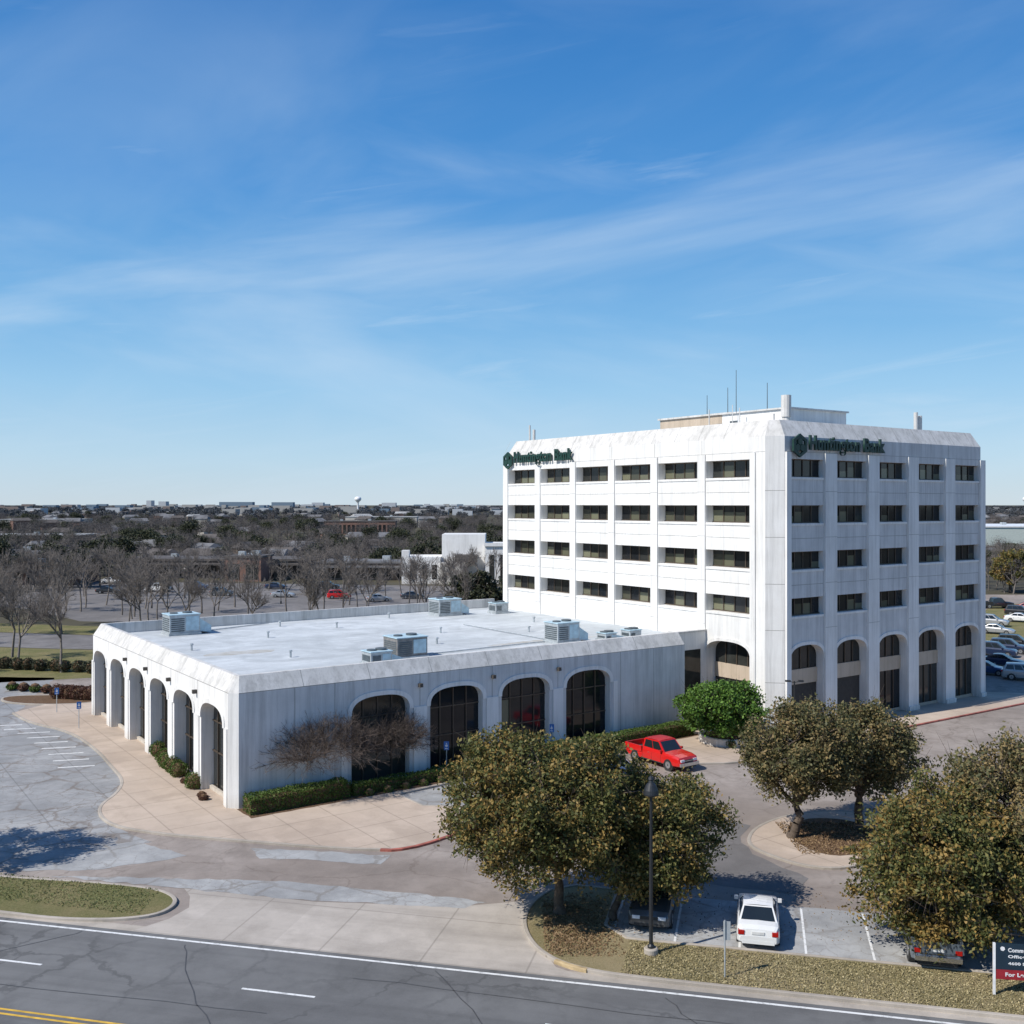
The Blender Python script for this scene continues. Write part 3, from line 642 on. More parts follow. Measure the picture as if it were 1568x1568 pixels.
def broadleaf(name,base,cc,rad,seed,leafmat,ncl=110,lpc=420,leaf=.13,trunk_h=1.8,tr=.22,low=.8,cl=.6,zmin=.9):
    rng=np.random.default_rng(seed); e=empty(name,(base[0],base[1],.08))
    c=np.array([cc[0]-base[0],cc[1]-base[1],cc[2]]); rad=np.array(rad,float)
    top=np.array([c[0]*.25,c[1]*.25,trunk_h]); segs=curve_seg((0,0,-.05),top,tr*1.25,tr*.85,5,rng,.05)
    segs.append((np.array([0,0,-.05]),np.array([0,0,.35]),tr*1.7,tr*1.15))
    nodes=[]
    for i in range(11):
        an=i*2*math.pi/11*2+rng.uniform(-.3,.3); el=rng.uniform(-.1,1.2)
        q=c+rad*.62*np.array([math.cos(an)*math.cos(el),math.sin(an)*math.cos(el),math.sin(el)*.9-.1])
        sg=curve_seg(top,q,tr*.55,tr*.2,6,rng); segs+=sg; nodes+=[s[1] for s in sg[2:]]
    nodes=np.array(nodes); V=[]
    lob=rng.normal(size=(10,3)); lob/=np.linalg.norm(lob,axis=1,keepdims=True)
    for i in range(ncl):
        d=rng.normal(size=3); d/=np.linalg.norm(d)
        if d[2]<-low: d[2]=-low*rng.uniform(0,1)
        bulge=.72+.40*max(0,(lob@d).max()-.5)/.5
        r=bulge*(rng.uniform(.3,1)**.5)
        q=c+rad*d*r
        q[2]=max(q[2],zmin+.3)
        j=np.argmin(((nodes-q)**2).sum(1)); segs+=curve_seg(nodes[j],q,.045,.01,3,rng)
        for t_ in range(6): segs.append((q,q+rng.normal(size=3)*cl*.85,.012,.003))
        n=int(lpc*rng.uniform(.35,1.5)); sz=cl*rng.uniform(.6,1.35)
        g=rng.normal(size=(n,3)); g/=np.linalg.norm(g,axis=1,keepdims=True); g*=(rng.uniform(0,1,(n,1))**.5)*sz*np.array([1,1,.7])
        g+= (rng.normal(size=(9,3))*.24)[rng.integers(0,9,n)]
        V.append(q+g)
    C=np.concatenate(V); C=C[C[:,2]>zmin]
    lv,lf=leaves(C,leaf,rng,.5); put('crown',mesh_np('crown',lv,lf,[leafmat]),e)
    tv,tf=tubes(segs,6); put('trunk_and_limbs',mesh_np('limbs',tv,tf,[M['bark']]),e)
    return e
broadleaf('live_oak_tree',(2.2,47.4),(1.9,47.2,4.9),(4.7,4.1,3.9),1,M['oak'],330,235,.095)
broadleaf('live_oak_tree',(4.6,46.8),(6.7,47.6,3.9),(3.0,2.9,2.9),2,M['oak'],165,230,.093,trunk_h=1.4,tr=.15)
broadleaf('live_oak_tree',(15.9,58.1),(16.9,58.8,4.5),(3.4,3.2,2.9),3,M['oak2'],185,215,.10,zmin=1.4)
broadleaf('live_oak_tree',(20.2,59.6),(20.5,60,4.4),(3.0,2.9,2.8),4,M['oak2'],150,215,.10,zmin=1.4)
broadleaf('live_oak_tree',(19.6,44.6),(18.7,43.8,3.4),(3.9,3.3,3.5),5,M['oak'],260,235,.095,zmin=.35)
broadleaf('live_oak_tree',(24.2,46.4),(23.2,45.6,4.2),(4.6,4.0,4.2),6,M['oak2'],310,235,.097,zmin=.35)
broadleaf('live_oak_tree',(-32.0,53.2),(-32.0,53.2,5.2),(3.8,3.8,3.1),7,M['oak'],120,200,.11)
broadleaf('magnolia_tree',(17.0,81.2),(16.2,80.9,2.9),(3.3,3.0,2.2),8,M['magn'],130,260,.13,trunk_h=1.0,tr=.13)
broadleaf('evergreen_oak_tree',(-6.0,158),(-6,158,4.6),(5.2,4.5,3.6),9,M['evergreen'],130,150,.22,trunk_h=1.6)
broadleaf('evergreen_oak_tree',(0.5,164),(0,164,3.6),(4.0,4.5,3.0),10,M['evergreen'],90,150,.22,trunk_h=1.6)
broadleaf('small_oak_tree',(107,220),(107,220,5.2),(4.6,4.5,3.8),12,M['oak'],120,130,.22,trunk_h=1.8)
broadleaf('small_oak_tree',(99,232),(99,232,4.6),(4.2,4.2,3.4),13,M['evergreen'],110,130,.22,trunk_h=1.8)

def bare_tree(rng,H=7,spread=.55,depth=5,r=.12,multi=1,nb=3):
    segs=[]
    def grow(p,d,L,r,k):
        n=3; prev=p
        for i in range(n):
            d=d+rng.normal(size=3)*.10; d[2]+=.06; d/=np.linalg.norm(d); q=prev+d*L/n
            segs.append((prev,q,r*(1-.3*i/n),r*(1-.3*(i+1)/n))); 
            if k>0 and i<n-1 and rng.random()<.75 and k<depth:
                s=d+rng.normal(size=3)*spread*1.1; s[2]=abs(s[2])*.8+.15; s/=np.linalg.norm(s); grow(q,s,L*.62,r*.45,k-1)
            prev=q
        if k==0: return
        for i in range(nb):
            s=d+rng.normal(size=3)*spread; s[2]=s[2]*.7+.2; s/=np.linalg.norm(s); grow(prev,s,L*rng.uniform(.62,.82),r*.62,k-1)
    for i in range(multi):
        d=np.array([0,0,1.])+rng.normal(size=3)*.05
        d/=np.linalg.norm(d); grow(np.zeros(3),d,H*.30,r,depth)
    return segs
def bare_mesh(name,seed,H,mats,depth=5,spread=.5,r=.13,multi=1,nb=3,k=4,minr=.009,rad=None):
    rng=np.random.default_rng(seed); segs=bare_tree(rng,H,spread,depth,r,multi,nb)
    A=np.array([s[1] for s in segs]); zs=H/A[:,2].max(); xs=1. if rad is None else rad/np.percentile(np.hypot(A[:,0],A[:,1]),97)
    sc=np.array([xs,xs,zs]); segs=[(a*sc,b*sc,max(x,minr),max(y,minr*.8)) for a,b,x,y in segs]
    V,F=tubes(segs,k); return mesh_np(name,V,F,mats)
def crape_mesh(seed,H,Rr):
    rng=np.random.default_rng(seed); segs=[]; stems=[]
    for i in range(9):
        a=2*math.pi*i/9+rng.uniform(-.3,.3); rr_=rng.uniform(.25,.62)*Rr
        p=np.array([math.cos(a)*rr_,math.sin(a)*rr_,H*rng.uniform(.45,.62)])
        sg=curve_seg((math.cos(a)*.12,math.sin(a)*.12,0),p,.065,.032,6,rng,.06); segs+=sg; stems+=[s[1] for s in sg[3:]]
    stems=np.array(stems)
    for i in range(340):
        a=rng.uniform(0,2*math.pi); u=math.sqrt(rng.uniform(0,1)); rr_=Rr*u*.95
        zt=H*(.40+.60*math.sqrt(max(0,1-(u*.95)**2)))*rng.uniform(.68,1.0)
        q=np.array([math.cos(a)*rr_,math.sin(a)*rr_,max(zt,H*.33)])
        j=np.argmin(((stems-q)**2).sum(1)); sg=curve_seg(stems[j],q,.022,.012,4,rng,.10); segs+=sg
        for k in range(13):
            b=sg[rng.integers(1,4)][1]; dd=(q-stems[j]); dd=dd/np.linalg.norm(dd)+rng.normal(size=3)*.6+np.array([0,0,.25]); dd/=np.linalg.norm(dd)
            e1=b+dd*rng.uniform(.35,.85); segs.append((b,e1,.012,.008)); 
            for m_ in range(3):
                e2=e1+(dd+rng.normal(size=3)*.6)*rng.uniform(.15,.38); segs.append((e1,e2,.009,.005))
    return mesh_np('crape',*tubes(segs,3),[M['twig']])
crape=crape_mesh(11,5.1,4.5)
e=empty('crape_myrtle_tree',(-13.0,67.9,.1)); put('branches',crape,e)
e=empty('crape_myrtle_tree',(-8.8,70.9,.1)); put('branches',crape,e,rot=2.1,sc=(.72,.72,.93))
BT=[bare_mesh('bare%d'%i,20+i,8,[M['barkgray']],depth=4,spread=.5,r=.14,nb=3,k=3,minr=.022,rad=3.1) for i in range(4)]
BT2=[bare_mesh('barefine%d'%i,40+i,11,[M['barkgray']],depth=5,spread=.5,r=.2,nb=3,k=3,minr=.016,rad=4.4) for i in range(2)]
for i,(x,y,h) in enumerate([(-50.8,115.5,11),(-62,127,10.5),(-57,118,10),(-74,146,11),(-66,150,11),(-55,152,10),(-48,149,10),(-68,113,10),(-80,135,11),(-90,150,11),(-85,160,10),(-38,148,9.5),(-30,152,9)]):
    e=empty('bare_winter_tree',(x,y,0)); put('branches',BT2[i%2],e,rot=i*1.3,sc=h/11)
rr=random.Random(3)
for i in range(110):
    x=-112+i*1.02+rr.uniform(-1.5,1.5); y=158+rr.uniform(-6,85)-(x+60)*.08
    if x>-3: continue
    h=rr.uniform(7,11); e=empty('bare_winter_tree',(x,y,0)); put('branches',BT[i%4],e,rot=i*2.1,sc=h/8)
def crown_mesh(name,seed,mat,n,size,rx,rz,zc):
    rng=np.random.default_rng(seed); cl=rng.normal(size=(14,3)); cl/=np.linalg.norm(cl,axis=1,keepdims=True); cl*=rng.uniform(.3,.8,(14,1))
    g=rng.normal(size=(n,3)); g/=np.linalg.norm(g,axis=1,keepdims=True); g*=rng.uniform(0,1,(n,1))**.4*.55
    C=(cl[rng.integers(0,14,n)]+g)*np.array([rx,rx,rz])+np.array([0,0,zc]); C=C[C[:,2]>.6]
    V,F=leaves(C,size,rng,0); mi=np.zeros(len(F)); 
    segs=curve_seg((0,0,0),(0,0,zc),.22,.1,3,rng)
    for i in range(14): segs+=curve_seg((0,0,zc*.45),cl[i]*np.array([rx,rx,rz])+np.array([0,0,zc]),.09,.03,3,rng)
    tv,tf=tubes(segs,4)
    F=np.concatenate([F,tf+len(V)]); V=np.concatenate([V,tv]); mi=np.concatenate([mi,np.ones(len(tf))])
    return mesh_np(name,V,F,[mat,M['barkgray']],mi)
WC=[crown_mesh('wc%d'%i,60+i,M['fartwig'],1300,.12,3.9,2.9,5.0) for i in range(3)]
EG=[crown_mesh('eg%d'%i,70+i,M['evergreen'],2600,.26,3.6,2.8,4.2) for i in range(2)]
FW=[crown_mesh('fw%d'%i,80+i,M['farhaze'],420,.75,5,3.2,4.2) for i in range(2)]
DT=empty('distant_tree_mass')
rr=random.Random(5)
def clear(x,y):
    if y<266 and -92<x<2 : return False
    if x>48 and y<215 and x<200: return False
    return True
for i in range(3300):
    y=math.exp(rr.uniform(math.log(205),math.log(1300))); x=rr.uniform(-.68,.68)*y
    if not clear(x,y): continue
    q=rr.random(); s=rr.uniform(.7,1.2)*(1 if y<500 else 1.15)
    me=rr.choice(BT) if q<.5 and y<480 else (rr.choice(EG) if q>.86 else rr.choice(WC))
    if me in EG: s*=rr.uniform(.8,1.25)
    put('tree_part',me,DT,(x,y,0),rr.uniform(0,6.3),s)
for i in range(2300):
    y=math.exp(rr.uniform(math.log(1100),math.log(7000))); x=rr.uniform(-.7,.7)*y
    s=rr.uniform(.8,1.3)*(1+(y-1100)/2500)
    put('tree_part',rr.choice(FW),DT,(x,y,0),rr.uniform(0,6.3),(s,s,min(s,1.5)))

def hedge(name,path,w,h,seed,mat,dens=300,leaf=.065):
    rng=np.random.default_rng(seed); e=empty(name); P=[np.array(p,float) for p in path]; mb=MB(); C=[]
    for a,b in zip(P[:-1],P[1:]):
        d=(b-a); L=np.linalg.norm(d); d/=L; n=np.array([-d[1],d[0]])
        q=[a+n*w*.42,b+n*w*.42,b-n*w*.42,a-n*w*.42]
        mb.ring([[(p[0],p[1],.05) for p in q],[(p[0],p[1],h*.92) for p in q]],0,False,True)
        m=int(dens*L*(w+2*h)); u=rng.uniform(0,1,(m,1)); s=rng.uniform(-(h+w/2),(h+w/2),(m,))
        off=np.clip(s,-w/2,w/2); z=np.where(np.abs(s)<w/2,h,h-(np.abs(s)-w/2)); 
        p2=a+d*L*u+n*off[:,None]; bumpy=.05*np.sin(p2[:,0]*2.1)+.04*np.sin(p2[:,1]*3.3)
        p=np.column_stack([p2,z+.1+bumpy*(np.abs(s)<w/2)])+rng.normal(size=(m,3))*.035; C.append(p)
        m2=int(m*.06)
        for end in (a,b):
            C.append(np.column_stack([end+n*rng.uniform(-w/2,w/2,(m2,1)),rng.uniform(.1,h+.1,m2)])+rng.normal(size=(m2,3))*.03)
    mb.build('core',[M['mulch']],e); V,F=leaves(np.concatenate(C),leaf,rng); put('foliage',mesh_np('hedge',V,F,[mat]),e)
hedge('clipped_hedge',[L2W(.6,-1.2),L2W(7.2,-1.2)],1.3,1.05,1,M['hedge'])
hedge('clipped_hedge',[L2W(7.6,-1.3),L2W(15.0,-1.3)],.9,.7,2,M['hedge'])
hedge('clipped_hedge',[L2W(15.2,-1.2),L2W(19.6,-1.2)],1.0,.85,3,M['hedge'])
hedge('clipped_hedge',[L2W(22.5,-1.2),L2W(38.2,-1.2)],1.1,1.05,4,M['hedge'])
sheet('mulch_strip',ragged([L2W(.4,-.02),L2W(.4,-2.3),L2W(20,-2.2),L2W(38.6,-2.1),L2W(38.6,-.02)],.05,4),.118,M['mulch'])
def ball(name,x,y,r,seed,mat,zs=.85,leaf=.055,n=1500):
    rng=np.random.default_rng(seed); e=empty(name,(x,y,.1)); g=rng.normal(size=(n,3)); g/=np.linalg.norm(g,axis=1,keepdims=True)
    ph=rng.uniform(0,6,3); rad=r*(1+.07*np.sin(g[:,0:1]*5+ph[0])+.06*np.sin(g[:,1:2]*6+ph[1]))*rng.uniform(.84,1.04,(n,1))
    C=g*rad*np.array([1,1,zs]); C[:,2]+=r*zs*.8; C=C[C[:,2]>0]
    V,F=leaves(C,leaf,rng); put('foliage',mesh_np('ball',V,F,[mat]),e)
    m=MB(); m.lathe([(0.01,0),(r*.6,.02),(r*.78,r*.6),(r*.6,r*1.15),(0.01,r*1.4)],(0,0,0),0,12); m.build('core',[M['mulch']],e)
for i,(x,y) in enumerate([(-27.9,79.2),(-26.8,77.0),(-25.6,74.9),(-25.0,73.6),(-24.2,72.4),(-23.4,71.2),(-21.3,68.2),(-31.5,84.4)]):
    ball('round_boxwood_shrub',x+.2,y,.68 if i<7 else .45,i,M['hedge'])
for i,(x,y) in enumerate([(-20.0,66.0),(-19.7,65.4),(-22.2,69.4)]): ball('low_brown_plant',x,y,.3,50+i,M['reddish'],.7,.05,400)
for i,(x,y) in enumerate([(-42.0,99.2),(-40.9,99.0),(-43.0,99.6),(-44.2,99.8)]): ball('red_nandina_shrub',x,y,.8,80+i,M['reddish'],.95,.08,1200)
for i in range(16): ball('low_evergreen_shrub',-70+i*1.6+(i%3)*.2,121-i*.42+(i%2)*.4,.85,100+i,M['evergreen'],.8,.1,900)
for i in range(6): ball('low_evergreen_shrub',-51+i*1.4,104.5-i*.5,.6,130+i,M['reddish' if i%2 else 'hedge'],.6,.1,600)
for i in range(9):
    x,y=L2W(8.5+i*1.35,-2.0); ball('low_brown_plant',x,y,.33,150+i,M['hedge'],.7,.05,300)
M['litter']=leafmat('fallen_leaves',[(.16,.10,.05),(.28,.19,.10)],.4,0)
M['tuft']=leafmat('dry_grass_tufts',[(.20,.17,.08),(.42,.35,.19)],.4,0)
M['tuftg']=leafmat('green_grass_tufts',[(.09,.12,.035),(.20,.20,.08)],.4,0)
def tufts(name,C,seed,mat,size=.05,h=.1):
    rng=np.random.default_rng(seed); V,F=leaves(C+np.array([0,0,h]),size,rng,0); put(name,mesh_np(name,V,F,[mat]))
rng=np.random.default_rng(9); n=26000
a=rng.uniform(-1,26,n); b=rng.uniform(0.02,1,n); tufts('grass_blades',np.column_stack([6.1+.973*a-.23*(b*3.4),44.2-.23*a-.973*b*3.3,rng.uniform(-.02,.03,n)]),9,M['tuft'],.045,.11)
n=14000; a=rng.uniform(-50,-17.2,n); b=rng.uniform(.25,3.55,n); tufts('grass_blades',np.column_stack([a,46.9+(-a-17.2)*.24+b*.93,rng.uniform(-.02,.03,n)]),19,M['tuftg'],.045,.12)
n=6000; x=rng.normal(2.6,1.1,n); y=rng.normal(45.4,2.0,n); C=np.column_stack([x,y,np.zeros(n)]); tufts('leaf_litter',C[(x>1.4)&(x<4.8)&(y>42.8)&(y<49.8)],10,M['litter'],.06,.11)
n=3500; tufts('leaf_litter',np.column_stack([rng.uniform(15.6,20.6,n),rng.uniform(55.2,60.8,n),np.zeros(n)]),12,M['litter'],.06,.145)
n=900; tufts('leaf_litter',np.column_stack([rng.uniform(3,24,n),rng.uniform(44.5,50,n),np.zeros(n)]),13,M['litter'],.04,.03)

e=empty('raised_planter'); pts=smoothc([L2W(36.5,-5.4),L2W(38.2,-7.2),L2W(42.0,-7.6),L2W(43.0,-5.0),L2W(41.5,-2.6),L2W(37.5,-2.6)],2)
kerb('planter_wall',pts,.3,.7,M['white'],True,e); sheet('soil',pts,.5,M['mulch'],e)
for i,(a,b) in enumerate([(37.5,-6.5),(39,-7.1),(40.5,-7.2),(42,-6.7),(41,-5.5)]):
    x,y=L2W(a,b); ball('low_brown_plant',x,y,.4,200+i,M['hedge'],.9,.07,400)

# ------------------------------------------------------------------ vehicles
def paint(name,col,metal=.0):
    t=NT(name); c=t.mix(t.ramp(t.noise(1.5,4),.35,.7,0,.12),col,tuple(x*.7 for x in col)); t.done(c,.28,metal,.5); t.b.inputs['Coat Weight'].default_value=.6; t.b.inputs['Coat Roughness'].default_value=.06; return t.mat
PT={'white':paint('paint_white',(.74,.74,.72)),'red':paint('paint_red',(.60,.012,.01)),'black':paint('paint_black',(.02,.021,.024)),'silver':paint('paint_silver',(.42,.43,.44),.4),
'gray':paint('paint_gray',(.10,.105,.11),.3),'slate':paint('paint_slate',(.13,.16,.19),.3),'blue':paint('paint_blue',(.03,.08,.20),.2),'navy':paint('paint_navy',(.02,.035,.08),.2)}
M['carglass']=plain('car_glass',(.015,.02,.022),.04,0,.1,1,.8)
M['tire']=plain('tire_rubber',(.018,.018,.018),.9)
M['rim']=plain('wheel_rim',(.42,.42,.43),.35,.7)
M['chrome']=plain('chrome',(.6,.6,.6),.2,.9)
M['head']=plain('headlamp',(.7,.72,.75),.15)
M['tail']=plain('tail_lamp',(.38,.01,.008),.2)
M['trimdk']=plain('plastic_trim',(.03,.03,.03),.7)
M['plate']=plain('licence_plate',(.6,.6,.58),.5)
SPEC={
 'sedan':dict(L=4.85,W=1.8,rf=[(-2.42,.62),(-2.38,.90),(-2.1,.99),(-1.5,1.02),(0,.97),(.85,.95),(1.6,.86),(2.1,.74),(2.38,.60),(2.42,.5)],gh=[(-1.72,1.02),(-.95,1.40),(.1,1.43),(1.0,.98)],wr=.33,ax=(-1.4,1.42)),
 'suv':dict(L=4.8,W=1.9,rf=[(-2.4,.75),(-2.36,1.08),(-2.2,1.16),(-1.0,1.14),(0,1.12),(.95,1.10),(1.7,1.02),(2.2,.92),(2.38,.74),(2.4,.55)],gh=[(-2.28,1.12),(-1.95,1.72),(.2,1.76),(1.1,1.08)],wr=.37,ax=(-1.4,1.45)),
 'pickup':dict(L=5.7,W=2.0,rf=[(-2.85,.62),(-2.84,.78),(-2.5,.8),(-1.05,.8),(-.9,1.24),(.6,1.22),(1.35,1.2),(2.2,1.14),(2.72,1.04),(2.85,.72)],gh=[(-1.02,1.22),(-.85,1.86),(.62,1.88),(1.3,1.18)],wr=.41,ax=(-1.75,1.75)),
}
_cache={}
def car(name,kind,col,x,y,head,z=.02):
    key=(kind,col)
    if key not in _cache:
        sp=SPEC[kind]; W=sp['W']/2; L=sp['L']/2; wr=sp['wr']; m=MB()
        loops=[]; zb=.24 if kind!='pickup' else .36
        xs=sorted(set([-L,L]+[p[0] for p in sp['rf']]+[-L+.08,L-.1]))
        def topz(x):
            r=sp['rf']
            for (a,b),(c,d) in zip(r[:-1],r[1:]):
                if a<=x<=c: return b+(d-b)*(x-a)/(c-a+1e-9)
            return r[0][1] if x<r[0][0] else r[-1][1]
        for xx in xs:
            e_=1-abs(xx)/L; wf=W*(1-.16*max(0,1-e_/.14)**2)
            zt=topz(xx); zl=zb+.12*max(0,1-e_/.10); zm=zl+(zt-zl)*.45
            h=[(wf*.90,zl),(wf*.985,zl+.1*(zt-zl)),(wf,zm),(wf*.985,zl+(zt-zl)*.8),(wf*.93,zt-.025),(wf*.80,zt+.004)]
            loops.append([(xx,a,b) for a,b in h]+[(xx,0,zt+.025)]+[(xx,-a,b) for a,b in h[::-1]])
        m.ring(loops,0,True,True)
        g=sp['gh']; (x0,z0),(x1,z1),(x2,z2),(x3,z3)=g
        wb=W*.90; wt=W*(.70 if kind!='pickup' else .78); z0-=.03; z3-=.03
        q=m.poly
        A=[(x0,wb,z0),(x1,wt,z1),(x2,wt,z2),(x3,wb,z3)]
        for sg in (1,-1):
            B=[(a,b*sg,c) for a,b,c in A]; q(B,0)
            def P(u,v):
                lo=Vector(B[0]).lerp(Vector(B[3]),u); hi=Vector(B[1]).lerp(Vector(B[2]),u); r_=lo.lerp(hi,v); r_.y+=sg*.008; return tuple(r_)
            n=3 if kind=='suv' else 2
            cuts=[.06]+[.06+(.88)*k/n for k in range(1,n)]+[.94]
            for k in range(n):
                a,b=cuts[k]+.012,cuts[k+1]-.012; q([P(a,.12),P(b,.12),P(b,.88),P(a,.88)],1)
        q([(x3,wb,z3),(x3,-wb,z3),(x2,-wt,z2),(x2,wt,z2)],0); q([(x0,wb,z0),(x0,-wb,z0),(x1,-wt,z1),(x1,wt,z1)],0)
        def G(xa,za,xb,zb_,sx):
            lo=Vector((xa,0,za)); hi=Vector((xb,0,zb_)); a=lo.lerp(hi,.08); b=lo.lerp(hi,.92)
            off=.01*sx; wa=(wb+(wt-wb)*.08)*.90; wbb=(wb+(wt-wb)*.92)*.90
            q([(a.x+off,wa,a.z+.006),(a.x+off,-wa,a.z+.006),(b.x+off,-wbb,b.z+.006),(b.x+off,wbb,b.z+.006)],1)
        G(x3,z3,x2,z2,1); G(x0,z0,x1,z1,-1)
        rl=[]
        for k in range(5):
            f=k/4; xx=x1+(x2-x1)*f; zz=z1+(z2-z1)*f+.035*math.sin(math.pi*f)
            rl.append([(xx,wt*c,zz+.03*(1-c*c)) for c in (-1,-.6,0,.6,1)])
        m.ring(rl,0,closed=False)
        if kind=='pickup':
            m.box(-2.84,-1.05,W*.86,W*.985,.8,1.22,0); m.box(-2.84,-1.05,-W*.985,-W*.86,.8,1.22,0); m.box(-2.86,-2.76,-W*.859,W*.859,.8,1.22,0)
            m.poly([(-2.75,-W*.85,.835),(-1.07,-W*.85,.835),(-1.07,W*.85,.835),(-2.75,W*.85,.835)],4)
            m.box(-2.98,-2.84,-W*.9,W*.9,.5,.68,7); m.box(2.84,2.97,-W*.9,W*.9,.46,.68,7)
            m.box(-2.866,-2.861,-W*.7,W*.7,.72,.76,4); m.box(-2.87,-2.861,-.12,.12,1.02,1.08,4)
        for ax in sp['ax']:
            for sg in (1,-1):
                m.cyl((ax,sg*(W-.25),wr),(ax,sg*(W*.985+.006),wr+.02),wr*1.17,wr*1.17,4,24)
                m.cyl((ax,sg*(W-.24),wr),(ax,sg*(W+.012),wr),wr,wr,2,24)
                m.cyl((ax,sg*(W-.2),wr),(ax,sg*(W+.02),wr),wr*.62,wr*.60,3,16)
                m.cyl((ax,sg*(W-.2),wr),(ax,sg*(W+.03),wr),wr*.16,wr*.14,4,10)
        zf=topz(L-.1)
        for sg in (1,-1):
            m.box(L-.16,L+.012,sg*W*.60-.17,sg*W*.60+.17,zf-.21,zf-.06,5)
            zr=topz(-L+.08); zz=1.02 if kind=='pickup' else zr
            m.box(-L-.015,-L+.2,sg*W*.78-.13,sg*W*.78+.13,zz-.24,zz-.06,6)
            ya,yb=sorted((sg*W*.97,sg*(W*.97+.17))); m.box(x3-.35,x3-.18,ya,yb,z3+.04,z3+.18,0)
            m.box(-1.0,1.05,sg*W*.99-.012,sg*W*.99+.012,zb+.02,zb+.09,4)
            m.box(-.35,-.18,sg*W*.995-.012,sg*W*.995+.012,(.78 if kind=='sedan' else .92),(.81 if kind=='sedan' else .95),7)
            for dx in (-.95,.02,.98): m.box(dx,dx+.014,sg*W*.992-.012,sg*W*.992+.009,zb+.12,zb+.58,4)
        m.box(L-.05,L+.006,-W*.42,W*.42,zf-.22,zf-.08,4); m.box(L-.04,L+.004,-W*.7,W*.7,.32,.44,4)
        if kind=='pickup': m.box(L,L+.02,-W*.42,W*.42,zf-.17,zf-.13,7); m.box(L-.05,L+.008,-W*.42,W*.42,zf-.36,zf-.23,4)
        m.box(-L-.012,-L+.02,-.26,.26,(.70 if kind=='sedan' else .85),(.82 if kind=='sedan' else .98),8); m.box(-L-.004,-L+.06,-W*.75,W*.75,.30,.46,4 if kind!='sedan' else 0)
        me_o=m.build('car_body',[PT[col],M['carglass'],M['tire'],M['rim'],M['trimdk'],M['head'],M['tail'],M['chrome'],M['plate']])
        _cache[key]=me_o.data; bpy.data.objects.remove(me_o)
    e=empty(name,(x,y,z),head); o=put('body',_cache[key],e)
    if y<100:
        b=o.modifiers.new('bevel','BEVEL'); b.width=.03; b.segments=2; b.limit_method='ANGLE'; b.angle_limit=R(25)
    return e
HP=math.atan2(.973,.23)
car('parked_sedan','sedan','white',11.0,45.8,HP)
car('parked_suv','suv','gray',6.6,47.6,HP+math.pi)
car('pickup_truck','pickup','slate',17.9,44.2,HP)
car('pickup_truck','pickup','red',10.9,74.9,-R(54.8))
car('parked_sedan','sedan','blue',6.6,71.9,-R(54.8)+math.pi)
for i,(k,c,a,b) in enumerate([('suv','white',22.4,3.0),('sedan','blue',25.2,2.9),('suv','black',28,3.0),
    ('sedan','navy',17.4,14),('suv','white',20.1,14),('sedan','silver',22.9,14),('pickup','navy',25.6,14.2),('suv','silver',14.6,19.6),('sedan','blue',20.2,19.6),('sedan','white',25.7,19.5),('suv','blue',28.5,19.5)]):
    x,y=pk(a,b); car('parked_'+('truck' if k=='pickup' else k),k,c,x,y,HP+(math.pi if i%2 else 0))
for k,c,x,y,h in [('pickup','black',88.5,187,0),('suv','black',86.4,174,-.6),('sedan','silver',71,150,-.6),('suv','navy',60.5,128,-.6),('suv','navy',63.6,131,-.6),('suv','silver',55.5,110.5,-.5),('sedan','blue',53.0,114.5,-.6),
    ('sedan','navy',57.5,120,-.6),('suv','white',68,118,-.6),('sedan','white',82,165,-.6),('suv','black',66.5,135,-.6),('suv','silver',75,160,-.6),('sedan','red',92,182,-.6),
    ('pickup','white',-76.6,222,0),('suv','red',-34.8,206,.2),('sedan','silver',-46.7,209,0),('sedan','silver',-26,200,.3),('suv','gray',-60,212,0),('sedan','black',-86,218,.1),('sedan','navy',-53,230,0),('sedan','gray',-20,206,.1),('suv','blue',-70,228,0),('sedan','white',-96,245,0),('suv','black',-41,229,0)]:
    car('parked_'+('truck' if k=='pickup' else k),k,c,x,y,h,.02)

# ------------------------------------------------------------------ street furniture
def lamp_bell(x,y,H=7.6):
    e=empty('parking_lot_lamp',(x,y,0)); m=MB()
    m.lathe([(.01,.0),(.30,.0),(.30,.22),(.26,.26),(.01,.26)],(0,0,.08),1,20)
    m.lathe([(.15,.34),(.15,.42),(.085,.5),(.08,3.0),(.062,H-1.1),(.062,H-.95),(.10,H-.93),(.10,H-.88),(.32,H-.84),(.33,H-.78),(.30,H-.62),(.22,H-.42),(.12,H-.32),(.09,H-.22),(.13,H-.18),(.10,H-.1),(.03,H-.04),(.01,H+.1)],(0,0,0),0,20)
    m.lathe([(.01,H-.86),(.3,H-.845)],(0,0,0),2,20)
    m.build('lamp',[M['black'],M['kerb'],M['head']],e)
lamp_bell(5.85,43.1)
def lamp_post(x,y,H=5.5):
    e=empty('street_lamp',(x,y,0)); m=MB(); m.lathe([(.16,0),(.16,.5),(.07,.55),(.06,H)],(0,0,0),0,12)
    for s in (1,-1): m.cyl((0,0,H-.1),(s*.5,0,H),.03,.03,0,6); m.box(s*.5-.2,s*.5+.2,-.12,.12,H-.04,H+.08,0)
    m.build('pole',[M['black']],e)
lamp_post(22.0,79.8,5.2); lamp_post(-60,190,8); lamp_post(-44,195,8); lamp_post(-82,180,8); lamp_post(76,150,7); lamp_post(95,185,8)
M['signblue']=plain('sign_blue',(.02,.16,.50),.4); M['signred']=plain('sign_red',(.30,.02,.03),.4); M['signnavy']=plain('sign_navy',(.012,.03,.05),.4)
M['signwhite']=plain('sign_white',(.8,.8,.8),.4)
